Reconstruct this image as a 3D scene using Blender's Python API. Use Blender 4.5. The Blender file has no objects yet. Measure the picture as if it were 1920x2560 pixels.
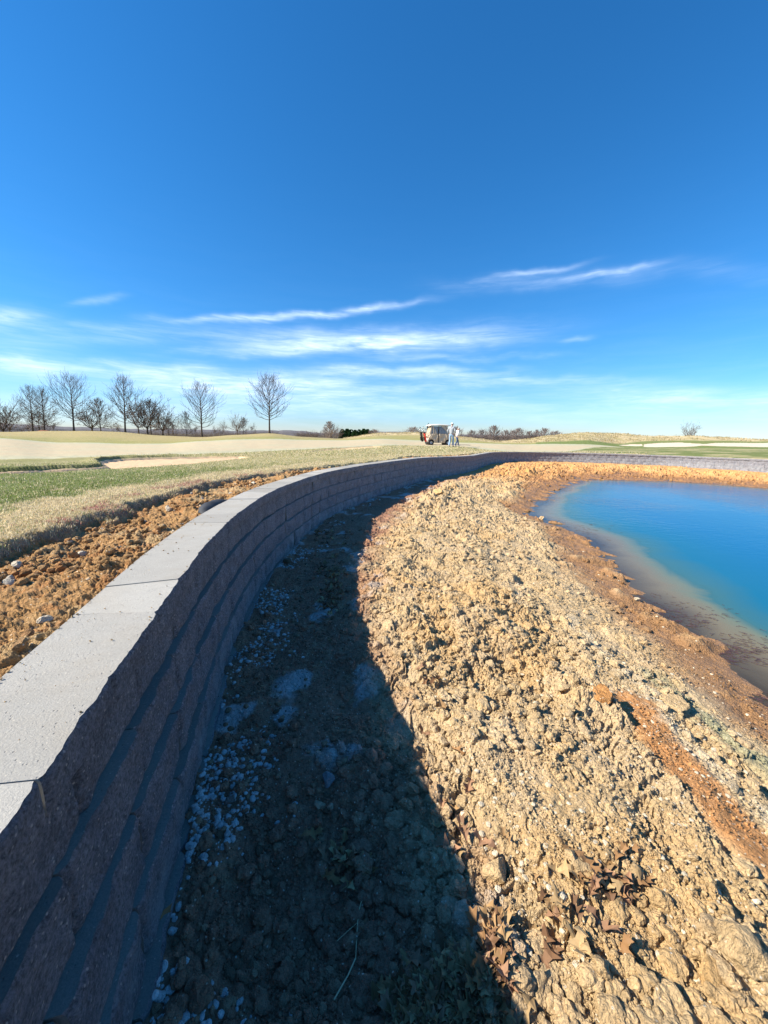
import bpy, math, random
import numpy as np
from mathutils import Vector, Matrix

# ------------------------------------------------------------------ camera
EYE = 1.6                                   # camera height above the dug ground
F_PX, PITCH, ROLL = 950.0, math.radians(11.48), math.radians(1.0)
sc = bpy.context.scene
cam_d = bpy.data.cameras.new("camera")
cam = bpy.data.objects.new("camera", cam_d)
sc.collection.objects.link(cam)
sc.camera = cam
cam_d.sensor_fit = 'VERTICAL'
cam_d.sensor_height = 24.0
cam_d.lens = 24.0 * F_PX / 2560.0
cam_d.clip_start = 0.05
cam_d.clip_end = 9000.0
cam.matrix_world = (Matrix.Translation((0, 0, EYE)) @ Matrix.Rotation(math.pi / 2 - PITCH, 4, 'X')
                    @ Matrix.Rotation(ROLL, 4, 'Z'))

# ------------------------------------------------------------------ world, sun
SUN_EL = math.radians(38.0)
SUN_TRAVEL = math.radians(11.0)              # light travels towards +X, a little towards +Y
sun_vec = Vector((-math.cos(SUN_EL) * math.cos(SUN_TRAVEL), -math.cos(SUN_EL) * math.sin(SUN_TRAVEL), math.sin(SUN_EL)))
world = bpy.data.worlds.new("World")
sc.world = world
world.use_nodes = True
sd = bpy.data.lights.new("sun", 'SUN')
sd.energy = 5.0
sd.angle = math.radians(0.53)
sd.color = (1.0, 0.92, 0.78)
so = bpy.data.objects.new("sun", sd)
sc.collection.objects.link(so)
so.rotation_euler = (-sun_vec).to_track_quat('-Z', 'Y').to_euler()
so.location = (-20, -5, 30)
sc.view_settings.view_transform = 'Standard'
sc.view_settings.look = 'None'
sc.view_settings.exposure = 0.98
sc.view_settings.gamma = 1.0
sc.render.engine = 'CYCLES'
sc.cycles.max_bounces = 5
sc.cycles.transparent_max_bounces = 6


def ray(x, y):
    """direction through a pixel of the 1920x2560 photograph (camera frame at the origin)"""
    u = (x - 960) / F_PX
    v = (1280 - y) / F_PX
    c, s = math.cos(ROLL), math.sin(ROLL)
    u2, v2 = u * c - v * s, u * s + v * c
    return np.array([u2, math.cos(PITCH) + v2 * math.sin(PITCH), -math.sin(PITCH) + v2 * math.cos(PITCH)])


def on_plane(x, y, z):
    """z measured from the camera"""
    d = ray(x, y)
    return d * (z / d[2])


def at_depth(x, y, D):
    d = ray(x, y)
    return d * (D / d[1])


class NT:
    """small helper to write node trees"""
    def __init__(self, tree):
        self.t = tree
        self.n = tree.nodes
        self.l = tree.links

    def new(self, typ, **kw):
        nd = self.n.new(typ)
        for k, v in kw.items():
            setattr(nd, k, v)
        return nd

    def put(self, sock, v):
        if isinstance(v, bpy.types.NodeSocket):
            self.l.new(v, sock)
        else:
            sock.default_value = v

    def math(self, op, a, b=0.0, c=0.0, clamp=False):
        nd = self.new('ShaderNodeMath', operation=op, use_clamp=clamp)
        self.put(nd.inputs[0], a)
        self.put(nd.inputs[1], b)
        if op in ('MULTIPLY_ADD',):
            self.put(nd.inputs[2], c)
        return nd.outputs[0]

    def mix(self, f, a, b, blend='MIX'):
        nd = self.new('ShaderNodeMix', data_type='RGBA', blend_type=blend)
        self.put(nd.inputs[0], f)
        self.put(nd.inputs[6], a)
        self.put(nd.inputs[7], b)
        return nd.outputs[2]

    def noise(self, vec, scale, detail=3.0, rough=0.55, dist=0.0):
        nd = self.new('ShaderNodeTexNoise')
        self.put(nd.inputs['Vector'], vec)
        nd.inputs['Scale'].default_value = scale
        nd.inputs['Detail'].default_value = detail
        nd.inputs['Roughness'].default_value = rough
        nd.inputs['Distortion'].default_value = dist
        return nd.outputs[0]

    def voro(self, vec, scale, feature='F1', out='Distance', rand=1.0):
        nd = self.new('ShaderNodeTexVoronoi', feature=feature)
        self.put(nd.inputs['Vector'], vec)
        nd.inputs['Scale'].default_value = scale
        nd.inputs['Randomness'].default_value = rand
        return nd.outputs[out]

    def ramp(self, f, stops):
        nd = self.new('ShaderNodeValToRGB')
        e = nd.color_ramp.elements
        full = [(p, (c, c, c, 1) if not isinstance(c, tuple) else (c[0], c[1], c[2], 1)) for p, c in stops]
        e[0].position, e[0].color = full[0]
        e[1].position, e[1].color = full[-1]
        for p, c in full[1:-1]:
            e.new(p).color = c
        self.put(nd.inputs[0], f)
        return nd.outputs[0]


# sky with thin cirrus: Nishita sky, clouds as bands in azimuth and elevation
def build_world():
    w = NT(world.node_tree)
    w.n.clear()
    out = w.new('ShaderNodeOutputWorld')
    bg = w.new('ShaderNodeBackground')
    sky = w.new('ShaderNodeTexSky', sky_type='NISHITA')
    sky.sun_disc = False
    sky.sun_elevation = SUN_EL
    # rotation 0 puts the sun at +Y and grows clockwise seen from above
    sky.sun_rotation = math.atan2(sun_vec.x, sun_vec.y)
    sky.altitude = 600
    sky.air_density = 1.0
    sky.dust_density = 0.2
    sky.ozone_density = 3.0
    hs = w.new('ShaderNodeHueSaturation')
    hs.inputs['Hue'].default_value = 0.5
    hs.inputs['Saturation'].default_value = 1.22
    hs.inputs['Value'].default_value = 1.0
    w.l.new(sky.outputs[0], hs.inputs['Color'])
    tc = w.new('ShaderNodeTexCoord')
    sp = w.new('ShaderNodeSeparateXYZ')
    w.l.new(tc.outputs['Generated'], sp.inputs[0])
    X, Y, Z = sp.outputs
    az = w.math('ARCTAN2', X, Y)
    el = w.math('ARCSINE', Z)
    low_sky = w.math('EXPONENT', w.math('MULTIPLY', w.math('MAXIMUM', el, 0.0), -5.0))
    tint = w.mix(1.0, hs.outputs[0], w.mix(low_sky, (0.45, 1.06, 1.27, 1), (0.64, 0.72, 0.97, 1)), 'MULTIPLY')
    cmb = w.new('ShaderNodeCombineXYZ')
    w.l.new(az, cmb.inputs[0])
    w.l.new(el, cmb.inputs[1])
    mp = w.new('ShaderNodeMapping')
    w.l.new(cmb.outputs[0], mp.inputs[0])
    mp.inputs['Scale'].default_value = (2.2, 16.0, 1.0)
    n1 = w.noise(mp.outputs[0], 2.6, 6.0, 0.62, 0.5)
    mp2 = w.new('ShaderNodeMapping')
    w.l.new(cmb.outputs[0], mp2.inputs[0])
    mp2.inputs['Scale'].default_value = (7.0, 60.0, 1.0)
    mp2.inputs['Rotation'].default_value = (0, 0, 0.05)
    n2 = w.noise(mp2.outputs[0], 1.6, 4.0, 0.6, 1.2)
    wob = w.noise(cmb.outputs[0], 9.0, 3.0, 0.5, 0.0)
    wobo = w.math('MULTIPLY', w.math('SUBTRACT', wob, 0.5), 0.035)
    elw = w.math('ADD', el, wobo)

    def dirs(x, y):
        d = ray(x, y)
        d = d / np.linalg.norm(d)
        return math.atan2(d[0], d[1]), math.asin(d[2])
    # (x0,y0,x1,y1,half thickness px,strength)
    streaks = [(400, 798, 1060, 752, 6, .9), (500, 842, 1340, 830, 20, .85), (560, 860, 1160, 850, 8, .4), (-260, 798, 130, 788, 11, .6), (-250, 842, 520, 830, 16, .22),
               (-280, 870, 230, 930, 20, .85), (200, 942, 950, 966, 22, 1.1), (740, 922, 1300, 930, 11, .75), (1090, 712, 1700, 668, 12, .20),
               (1185, 702, 1470, 655, 4.5, .45), (1400, 698, 1670, 655, 4.5, .50), (1380, 985, 2500, 1012, 18, .70), (900, 975, 1340, 950, 11, .38),
               (-100, 815, 420, 812, 7, .18), (380, 880, 900, 872, 7, .35), (900, 895, 1420, 885, 6, .3), (60, 905, 560, 930, 9, .4), (1100, 945, 1700, 950, 8, .3),
               (170, 765, 320, 742, 5, .3), (1400, 852, 1490, 842, 4, .25), (1600, 660, 2100, 690, 12, .08), (400, 1000, 1500, 1010, 26, .50), (-300, 1010, 700, 1030, 24, .35), (1200, 1040, 2300, 1050, 18, .25)]
    tot = None
    for x0, y0, x1, y1, th, st in streaks:
        a0, e0 = dirs(x0, y0)
        a1, e1 = dirs(x1, y1)
        ca, ce = (a0 + a1) / 2, (e0 + e1) / 2
        L = math.hypot(a1 - a0, e1 - e0) / 2
        ang = math.atan2(e1 - e0, a1 - a0)
        T = th / F_PX * 0.95
        da = w.math('SUBTRACT', az, ca)
        de = w.math('SUBTRACT', elw, ce)
        p = w.math('ADD', w.math('MULTIPLY', da, math.cos(ang) / L), w.math('MULTIPLY', de, math.sin(ang) / L))
        q = w.math('ADD', w.math('MULTIPLY', da, -math.sin(ang) / T), w.math('MULTIPLY', de, math.cos(ang) / T))
        p2 = w.math('POWER', w.math('ABSOLUTE', p), 3.0)
        q2 = w.math('MULTIPLY', q, q)
        g = w.math('EXPONENT', w.math('MULTIPLY', w.math('ADD', w.math('MULTIPLY', p2, 1.6), w.math('MULTIPLY', q2, 0.7)), -1.0))
        g = w.math('MULTIPLY', g, st * .72)
        tot = g if tot is None else w.math('ADD', tot, g)
    m1 = w.ramp(n1, [(0.30, 0.40), (0.58, 1.3)])
    m2 = w.ramp(n2, [(0.25, 0.45), (0.7, 1.1)])
    dens = w.math('MULTIPLY', w.math('MULTIPLY', tot, m1), m2, clamp=True)
    # general thin veil low in the sky
    veil = w.math('MULTIPLY', w.math('EXPONENT', w.math('MULTIPLY', el, -11.0)), w.ramp(n1, [(0.42, 0.0), (0.72, 0.22)]))
    dens = w.math('MAXIMUM', dens, veil)
    col = w.mix(dens, tint, (6.4, 7.8, 9.8, 1))
    w.l.new(col, bg.inputs[0])
    bg.inputs[1].default_value = 0.083
    w.l.new(bg.outputs[0], out.inputs[0])


build_world()

# ------------------------------------------------------------------ numpy noise
RS = np.random.RandomState(7)
TAB = RS.rand(8, 256, 256)
random.seed(11)


def sstep(a, b, x):
    t = np.clip((x - a) / (b - a), 0, 1)
    return t * t * (3 - 2 * t)


def vnoise(x, y, k=0):
    T = TAB[k % 8]
    xi = np.floor(x).astype(np.int64)
    yi = np.floor(y).astype(np.int64)
    fx, fy = x - xi, y - yi
    fx = fx * fx * fx * (fx * (fx * 6 - 15) + 10)
    fy = fy * fy * fy * (fy * (fy * 6 - 15) + 10)
    a = T[xi & 255, yi & 255]
    b = T[(xi + 1) & 255, yi & 255]
    c = T[xi & 255, (yi + 1) & 255]
    d = T[(xi + 1) & 255, (yi + 1) & 255]
    return (a * (1 - fx) + b * fx) * (1 - fy) + (c * (1 - fx) + d * fx) * fy


def fbm(x, y, oct=4, k=0, gain=0.5):
    s, a, t = 0, 1.0, 0
    for o in range(oct):
        s = s + a * vnoise(x * 2 ** o + 17.3 * o, y * 2 ** o - 9.1 * o, k + o)
        t += a
        a *= gain
    return s / t


def clods(x, y, cell, k=0, rmin=0.35, rmax=0.85, tilt=0.6, prob=1.0):
    """height field of piled lumps, in units of the cell size, plus an id value per lump"""
    X, Y = x / cell, y / cell
    xi = np.floor(X).astype(np.int64)
    yi = np.floor(Y).astype(np.int64)
    best = np.zeros_like(X)
    ident = np.zeros_like(X)
    A, B, C, Dd, E2 = TAB[k % 8], TAB[(k + 1) % 8], TAB[(k + 2) % 8], TAB[(k + 3) % 8], TAB[(k + 4) % 8]
    for dx in (-1, 0, 1):
        for dy in (-1, 0, 1):
            gx, gy = (xi + dx) & 255, (yi + dy) & 255
            cx = xi + dx + A[gx, gy]
            cy = yi + dy + B[gx, gy]
            r = rmin + (rmax - rmin) * C[gx, gy] ** 2.6
            ta = Dd[gx, gy] * 6.283
            px, py = X - cx, Y - cy
            # angular outline: the largest of a few side planes, a tilted flat top
            d = np.zeros_like(px)
            for q in range(3):
                aa = ta * 5 + q * 1.05 + B[gy, gx] * .5
                d = np.maximum(d, np.abs(px * np.cos(aa) + py * np.sin(aa)) * (.80 + .5 * ((C[gy, gx] * 7 + q * .37) % 1.0)))
            d = d / r
            h = np.minimum(r * (1 - d) * 1.9, r * (.42 + .35 * E2[gx, gy]) + tilt * .55 * (px * np.cos(ta) + py * np.sin(ta)))
            h = np.maximum(h, 0)
            h = np.where(E2[gy, gx] < prob, h, 0)
            up = h > best
            best = np.where(up, h, best)
            ident = np.where(up, Dd[gy, gx], ident)
    return best, ident


# ------------------------------------------------------------------ mesh helpers
def link(o, parent=None):
    sc.collection.objects.link(o)
    if parent is not None:
        o.parent = parent
    return o


def tag(o, label=None, cat=None, group=None, kind=None):
    if label:
        o["label"] = label
    if cat:
        o["category"] = cat
    if group:
        o["group"] = group
    if kind:
        o["kind"] = kind
    return o


def mesh_np(name, V, F, mats, parent=None, cols=None, attrs=None, smooth=True, mi=None):
    """V (n,3), F (m,k) equal-sized faces or list of arrays with the same k"""
    me = bpy.data.meshes.new(name)
    V = np.asarray(V, dtype=np.float32)
    groups = F if isinstance(F, list) else [F]
    groups = [np.asarray(g, dtype=np.int32) for g in groups if len(g)]
    me.vertices.add(len(V))
    me.vertices.foreach_set('co', V.ravel())
    nl = sum(g.size for g in groups)
    npoly = sum(len(g) for g in groups)
    me.loops.add(nl)
    me.polygons.add(npoly)
    me.loops.foreach_set('vertex_index', np.concatenate([g.ravel() for g in groups]))
    starts, c = [], 0
    for g in groups:
        k = g.shape[1]
        starts.append(c + np.arange(len(g), dtype=np.int32) * k)
        c += g.size
    me.polygons.foreach_set('loop_start', np.concatenate(starts))
    if mi is not None:
        me.polygons.foreach_set('material_index', np.asarray(mi, dtype=np.int32))
    me.update(calc_edges=True)
    me.polygons.foreach_set('use_smooth', np.full(npoly, smooth, dtype=bool))
    if cols is not None:
        a = me.color_attributes.new('Col', 'FLOAT_COLOR', 'POINT')
        c4 = np.ones((len(V), 4), dtype=np.float32)
        c4[:, :cols.shape[1]] = cols
        a.data.foreach_set('color', c4.ravel())
    if attrs:
        for k, v in attrs.items():
            a = me.attributes.new(k, 'FLOAT', 'POINT')
            a.data.foreach_set('value', np.asarray(v, dtype=np.float32))
    for m in (mats if isinstance(mats, (list, tuple)) else [mats]):
        me.materials.append(m)
    o = bpy.data.objects.new(name, me)
    link(o, parent)
    return o


def grid_faces(nr, nc, keep=None, wrap=False):
    i = np.arange(nr * nc).reshape(nr, nc)
    if wrap:
        i = np.concatenate([i, i[:, :1]], 1)
    f = np.stack([i[:-1, :-1], i[:-1, 1:], i[1:, 1:], i[1:, :-1]], -1)
    return f if keep is None else f[keep]


def sub_mesh(V, F, *arrs):
    """keep only used vertices"""
    used = np.unique(F)
    remap = np.full(len(V), -1, dtype=np.int64)
    remap[used] = np.arange(len(used))
    return (V[used], remap[F]) + tuple(a[used] for a in arrs)


class MB:
    """python-side mesh collector"""
    def __init__(self):
        self.v, self.f, self.m = [], [], []

    def add(self, vs, fs, m=0):
        b = len(self.v)
        self.v += [tuple(v) for v in vs]
        self.f += [[b + i for i in f] for f in fs]
        self.m += [m] * len(fs)

    def box(self, c, s, rz=0.0, taper=1.0, m=0):
        cx, cy, cz = c
        vs = []
        for dz in (-.5, .5):
            k = taper if dz > 0 else 1
            for dx, dy in ((-.5, -.5), (.5, -.5), (.5, .5), (-.5, .5)):
                x, y = dx * s[0] * k, dy * s[1] * k
                vs.append((cx + x * math.cos(rz) - y * math.sin(rz), cy + x * math.sin(rz) + y * math.cos(rz), cz + dz * s[2]))
        self.add(vs, [(0, 3, 2, 1), (4, 5, 6, 7), (0, 1, 5, 4), (1, 2, 6, 5), (2, 3, 7, 6), (3, 0, 4, 7)], m)

    def tube(self, pts, rad, n=8, m=0, caps=True):
        pts = [Vector(p) for p in pts]
        rad = rad if isinstance(rad, (list, tuple)) else [rad] * len(pts)
        vs, fs = [], []
        up0 = None
        for k, p in enumerate(pts):
            d = (pts[min(k + 1, len(pts) - 1)] - pts[max(k - 1, 0)]).normalized()
            a = up0 if up0 is not None else (Vector((0, 0, 1)) if abs(d.z) < .9 else Vector((1, 0, 0)))
            x = d.cross(a).normalized()
            y = d.cross(x).normalized()
            up0 = -y if up0 is None else -y
            for j in range(n):
                t = 2 * math.pi * j / n
                vs.append(p + (x * math.cos(t) + y * math.sin(t)) * rad[k])
        for k in range(len(pts) - 1):
            for j in range(n):
                fs.append((k * n + j, k * n + (j + 1) % n, (k + 1) * n + (j + 1) % n, (k + 1) * n + j))
        if caps:
            fs.append(tuple(reversed(range(n))))
            fs.append(tuple((len(pts) - 1) * n + j for j in range(n)))
        self.add(vs, fs, m)

    def prism(self, outline, y0, y1, m=0):
        """outline in x,z, extruded along y"""
        n = len(outline)
        vs = [(x, y0, z) for x, z in outline] + [(x, y1, z) for x, z in outline]
        fs = [tuple(range(n)), tuple(reversed(range(n, 2 * n)))]
        fs += [(i, i + n, (i + 1) % n + n, (i + 1) % n) for i in range(n)]
        self.add(vs, fs, m)

    def build(self, name, mats, parent=None, smooth=False, bevel=0.0):
        me = bpy.data.meshes.new(name)
        me.from_pydata(self.v, [], self.f)
        for m in (mats if isinstance(mats, (list, tuple)) else [mats]):
            me.materials.append(m)
        me.polygons.foreach_set('material_index', self.m)
        me.polygons.foreach_set('use_smooth', [smooth] * len(self.f))
        me.update()
        o = link(bpy.data.objects.new(name, me), parent)
        if bevel:
            b = o.modifiers.new('bevel', 'BEVEL')
            b.width = bevel
            b.segments = 2
            b.limit_method = 'ANGLE'
        return o


def empty(name, loc, rz=0.0):
    o = bpy.data.objects.new(name, None)
    o.location = loc
    o.rotation_euler = (0, 0, rz)
    o.empty_display_size = 0.2
    return link(o)


# ------------------------------------------------------------------ materials
def new_mat(name):
    m = bpy.data.materials.new(name)
    m.use_nodes = True
    t = NT(m.node_tree)
    t.n.clear()
    out = t.new('ShaderNodeOutputMaterial')
    bs = t.new('ShaderNodeBsdfPrincipled')
    t.l.new(bs.outputs[0], out.inputs[0])
    geo = t.new('ShaderNodeNewGeometry')
    return m, t, bs, geo.outputs['Position'], out


def bump(t, bs, h, dist, strength=1.0):
    b = t.new('ShaderNodeBump')
    b.inputs['Distance'].default_value = dist
    b.inputs['Strength'].default_value = strength
    t.l.new(h, b.inputs['Height'])
    t.l.new(b.outputs[0], bs.inputs['Normal'])
    return b


def simple_mat(name, col, rough=0.7, vary=0.12, scale=8.0, metal=0.0, coat=0.0, bumpd=0.0, spec=0.4):
    m, t, bs, pos, _ = new_mat(name)
    tc = t.new('ShaderNodeTexCoord').outputs['Object']
    n = t.noise(tc, scale, 4.0)
    f = t.math('MULTIPLY_ADD', n, 2 * vary, 1.0 - vary)
    c = t.mix(1.0, (col[0], col[1], col[2], 1), f, 'MULTIPLY')
    t.l.new(c, bs.inputs['Base Color'])
    bs.inputs['Roughness'].default_value = rough
    bs.inputs['Metallic'].default_value = metal
    bs.inputs['Coat Weight'].default_value = coat
    bs.inputs['Specular IOR Level'].default_value = spec
    if bumpd:
        bump(t, bs, t.noise(tc, scale * 3, 4.0), bumpd)
    return m


def attr_mat(name, rough=0.9, fine=220.0, amp=0.25, bumps=(), spec=0.25, sheen=0.0, wet=False):
    """colour from the vertex attribute Col, varied by fine noise"""
    m, t, bs, pos, _ = new_mat(name)
    a = t.new('ShaderNodeAttribute', attribute_name='Col')
    n = t.noise(pos, fine, 3.0, 0.7)
    f = t.math('MULTIPLY_ADD', n, 2 * amp, 1.0 - amp)
    c = t.mix(1.0, a.outputs['Color'], f, 'MULTIPLY')
    t.l.new(c, bs.inputs['Base Color'])
    bs.inputs['Roughness'].default_value = rough
    bs.inputs['Specular IOR Level'].default_value = spec
    if wet:
        w = t.new('ShaderNodeAttribute', attribute_name='wet')
        t.l.new(t.math('MULTIPLY_ADD', w.outputs['Fac'], -0.45, rough), bs.inputs['Roughness'])
    if bumps:
        h = None
        for kind, s, k in bumps:
            x = t.noise(pos, s, 4.0, 0.65) if kind == 'n' else t.math('SUBTRACT', 1.0, t.voro(pos, s))
            x = t.math('MULTIPLY', x, k)
            h = x if h is None else t.math('ADD', h, x)
        bump(t, bs, h, 1.0)
    return m


def make_dirt_mat():
    m, t, bs, pos, _ = new_mat('dirt')
    a = t.new('ShaderNodeAttribute', attribute_name='Col')
    w = t.new('ShaderNodeAttribute', attribute_name='wet')
    n = t.noise(pos, 90.0, 5.0, 0.75)
    n3 = t.noise(pos, 14.0, 4.0, 0.6)
    f = t.math('MULTIPLY_ADD', n, 0.8, 0.6)
    c = t.mix(1.0, a.outputs['Color'], f, 'MULTIPLY')
    # pale chips and dark crumbs
    v = t.new('ShaderNodeTexVoronoi', feature='F1')
    t.l.new(pos, v.inputs['Vector'])
    v.inputs['Scale'].default_value = 75.0
    chip = t.ramp(v.outputs['Distance'], [(0.20, 1.0), (0.30, 0.0)])
    sp = t.new('ShaderNodeSeparateColor')
    t.l.new(v.outputs['Color'], sp.inputs[0])
    pick = t.ramp(sp.outputs[0], [(0.86, 0.0), (0.90, 1.0)])
    dry = t.math('SUBTRACT', 1.0, w.outputs['Fac'])
    c = t.mix(t.math('MULTIPLY', t.math('MULTIPLY', chip, pick), dry), c, (0.66, 0.58, 0.46, 1))
    c = t.mix(t.math('MULTIPLY', t.ramp(n3, [(0.52, 0.0), (0.75, 0.35)]), dry), c, (0.55, 0.40, 0.22, 1))
    cell = t.new('ShaderNodeSeparateColor')
    t.l.new(t.voro(pos, 62.0, out='Color'), cell.inputs[0])
    c = t.mix(1.0, c, t.math('MULTIPLY_ADD', cell.outputs[1], 0.30, 0.86), 'MULTIPLY')
    t.l.new(c, bs.inputs['Base Color'])
    t.l.new(t.math('MULTIPLY_ADD', w.outputs['Fac'], -0.5, 0.95), bs.inputs['Roughness'])
    bs.inputs['Specular IOR Level'].default_value = 0.25
    h = t.math('ADD', t.math('MULTIPLY', t.noise(pos, 40.0, 6.0, 0.72), 0.016), t.math('MULTIPLY', t.voro(pos, 62.0), -0.008))
    h = t.math('ADD', h, t.math('MULTIPLY', t.voro(pos, 140.0), -0.005))
    h = t.math('ADD', h, t.math('MULTIPLY', t.noise(pos, 260.0, 3.0, 0.7), 0.006))
    bump(t, bs, h, 1.0, 1.0)
    return m


def make_block_mats():
    # split, rough face
    m, t, bs, pos, _ = new_mat('split_block_face')
    n = t.noise(pos, 7.0, 4.0, 0.6)
    n2 = t.noise(pos, 90.0, 4.0, 0.8)
    c = t.mix(t.ramp(t.math('ADD', t.math('MULTIPLY', n, .5), t.math('MULTIPLY', t.noise(pos, 38.0, 5.0, .8), .5)), [(0.38, 0.0), (0.64, 1.0)]), (0.240, 0.240, 0.270, 1), (0.460, 0.450, 0.480, 1))
    c = t.mix(1.0, c, t.ramp(n2, [(0.34, 0.25), (0.66, 1.0)]), 'MULTIPLY')
    v = t.new('ShaderNodeTexVoronoi', feature='F1')
    t.l.new(pos, v.inputs['Vector'])
    v.inputs['Scale'].default_value = 85.0
    sp = t.new('ShaderNodeSeparateColor')
    t.l.new(v.outputs['Color'], sp.inputs[0])
    chip = t.math('MULTIPLY', t.ramp(v.outputs['Distance'], [(0.20, 1.0), (0.32, 0.0)]), t.ramp(sp.outputs[0], [(0.78, 0.0), (0.84, 1.0)]))
    c = t.mix(t.math('MULTIPLY', chip, 0.85), c, (0.66, 0.60, 0.54, 1))
    dark = t.math('MULTIPLY', t.ramp(v.outputs['Distance'], [(0.20, 1.0), (0.35, 0.0)]), t.ramp(sp.outputs[1], [(0.80, 0.0), (0.86, 1.0)]))
    c = t.mix(t.math('MULTIPLY', dark, 0.6), c, (0.06, 0.05, 0.05, 1))
    # pale lime bloom on the lowest course
    z = t.new('ShaderNodeSeparateXYZ')
    t.l.new(pos, z.inputs[0])
    low = t.math('MULTIPLY', t.ramp(t.math('DIVIDE', z.outputs[2], 1.0), [(0.10, 1.0), (0.32, 0.0)]), t.ramp(t.noise(pos, 5.0, 5.0, 0.7), [(0.42, 0.0), (0.72, 0.75)]))
    c = t.mix(low, c, (0.42, 0.44, 0.45, 1))
    t.l.new(c, bs.inputs['Base Color'])
    bs.inputs['Roughness'].default_value = 0.92
    h = t.math('ADD', t.math('MULTIPLY', t.noise(pos, 34.0, 7.0, 0.85), 0.040), t.math('MULTIPLY', t.noise(pos, 260.0, 3.0, 0.7), 0.003))
    bump(t, bs, h, 1.0, 1.0)
    split = m
    # smooth moulded top of the blocks
    m, t, bs, pos, _ = new_mat('moulded_block_top')
    oi = t.new('ShaderNodeAttribute', attribute_name='tone')
    n = t.noise(pos, 9.0, 5.0, 0.6)
    n2 = t.noise(pos, 170.0, 4.0, 0.75)
    c = t.mix(n, (0.315, 0.298, 0.262, 1), (0.40, 0.378, 0.335, 1))
    c = t.mix(1.0, c, t.math('MULTIPLY_ADD', n2, 0.60, 0.70), 'MULTIPLY')
    c = t.mix(t.ramp(t.noise(pos, 2.3, 5.0, .65), [(.48, 0.0), (.72, .45)]), c, (.31, .265, .20, 1))
    c = t.mix(1.0, c, t.math('MULTIPLY_ADD', oi.outputs['Fac'], 0.30, 0.82), 'MULTIPLY')
    v = t.new('ShaderNodeTexVoronoi', feature='F1')
    t.l.new(pos, v.inputs['Vector'])
    v.inputs['Scale'].default_value = 95.0
    sp = t.new('ShaderNodeSeparateColor')
    t.l.new(v.outputs['Color'], sp.inputs[0])
    chip = t.math('MULTIPLY', t.ramp(v.outputs['Distance'], [(0.14, 1.0), (0.26, 0.0)]), t.ramp(sp.outputs[0], [(0.80, 0.0), (0.86, 1.0)]))
    c = t.mix(t.math('MULTIPLY', chip, 0.55), c, (0.60, 0.54, 0.44, 1))
    pits = t.math('MULTIPLY', t.ramp(v.outputs['Distance'], [(0.14, 1.0), (0.28, 0.0)]), t.ramp(sp.outputs[1], [(0.82, 0.0), (0.88, 1.0)]))
    c = t.mix(t.math('MULTIPLY', pits, 0.5), c, (0.16, 0.14, 0.12, 1))
    t.l.new(c, bs.inputs['Base Color'])
    bs.inputs['Roughness'].default_value = 0.88
    h = t.math('ADD', t.math('MULTIPLY', t.noise(pos, 140.0, 5.0, 0.75), 0.003), t.math('MULTIPLY', pits, -0.002))
    bump(t, bs, h, 1.0, 1.0)
    return split, m


DIRT = make_dirt_mat()
SPLIT, TOP = make_block_mats()
GRASS_G = attr_mat('turf', rough=0.95, fine=60.0, amp=0.35, bumps=(('n', 35.0, 0.03), ('n', 4.0, 0.03)))
FAIRWAY = attr_mat('fairway_turf', rough=0.95, fine=18.0, amp=0.10, bumps=(('n', 60.0, 0.006),))
SAND = attr_mat('bunker_sand', rough=0.95, fine=40.0, amp=0.08, bumps=(('n', 14.0, 0.02),))
BLADE = attr_mat('grass_blades', rough=0.8, fine=30.0, amp=0.2)
_t = NT(BLADE.node_tree)
_o = [n for n in _t.n if n.type == 'OUTPUT_MATERIAL'][0]
_b = [n for n in _t.n if n.type == 'BSDF_PRINCIPLED'][0]
_tl = _t.new('ShaderNodeBsdfTranslucent')
_t.l.new(_b.inputs['Base Color'].links[0].from_socket, _tl.inputs['Color'])
_mx = _t.new('ShaderNodeMixShader')
_mx.inputs[0].default_value = .45
_t.l.new(_b.outputs[0], _mx.inputs[1])
_t.l.new(_tl.outputs[0], _mx.inputs[2])
_t.l.new(_mx.outputs[0], _o.inputs[0])
STONE = attr_mat('stone', rough=0.9, fine=70.0, amp=0.30, bumps=(('n', 50.0, 0.012), ('n', 200.0, 0.004)))
LEAF = attr_mat('dry_leaf', rough=0.7, fine=60.0, amp=0.25)
BARK = simple_mat('bark', (0.085, 0.066, 0.052), 0.95, 0.3, 5.0, spec=0.1)
BARK_PALE = simple_mat('pale_bark', (0.30, 0.24, 0.20), 0.95, 0.2, 5.0, spec=0.1)
BARK_GREY = simple_mat('grey_bark', (0.15, 0.115, 0.095), 0.95, 0.25, 5.0, spec=0.1)

# ------------------------------------------------------------------ the line of the wall (front edge of the coping), camera-relative z
WALL_PX = [(0, 2130, -.7), (130, 1900, -.7), (270, 1700, -.7), (347, 1597, -.7), (436, 1475, -.7), (472, 1417, -.7), (513, 1365, -.7), (593, 1285, -.7),
           (665, 1236, -.7), (713, 1214, -.7), (800, 1184.5, -.72), (880, 1168, -.73), (960, 1156, -.75), (1062, 1144, -.79), (1120, 1142, -.85),
           (1180, 1139, -.93), (1210, 1134, -.95), (1238, 1130.5, -.97), (1300, 1130, -1.02), (1400, 1131, -1.02), (1500, 1133.5, -1.02),
           (1660, 1138.5, -1.02), (1800, 1144, -1.0), (1920, 1149, -.98)]
ctrl = [(1.6, -5.4, -.7), (.45, -3.9, -.7), (-.12, -2.2, -.7), (-.40, -.7, -.7)]
ctrl += [tuple(on_plane(*q)) for q in WALL_PX]
ctrl += [(22.4, 17.5, -.97), (23.0, 12, -.96), (21.8, 6, -.95), (18.5, 0, -.9), (12.5, -4.6, -.85), (6, -6.4, -.75)]


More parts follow.
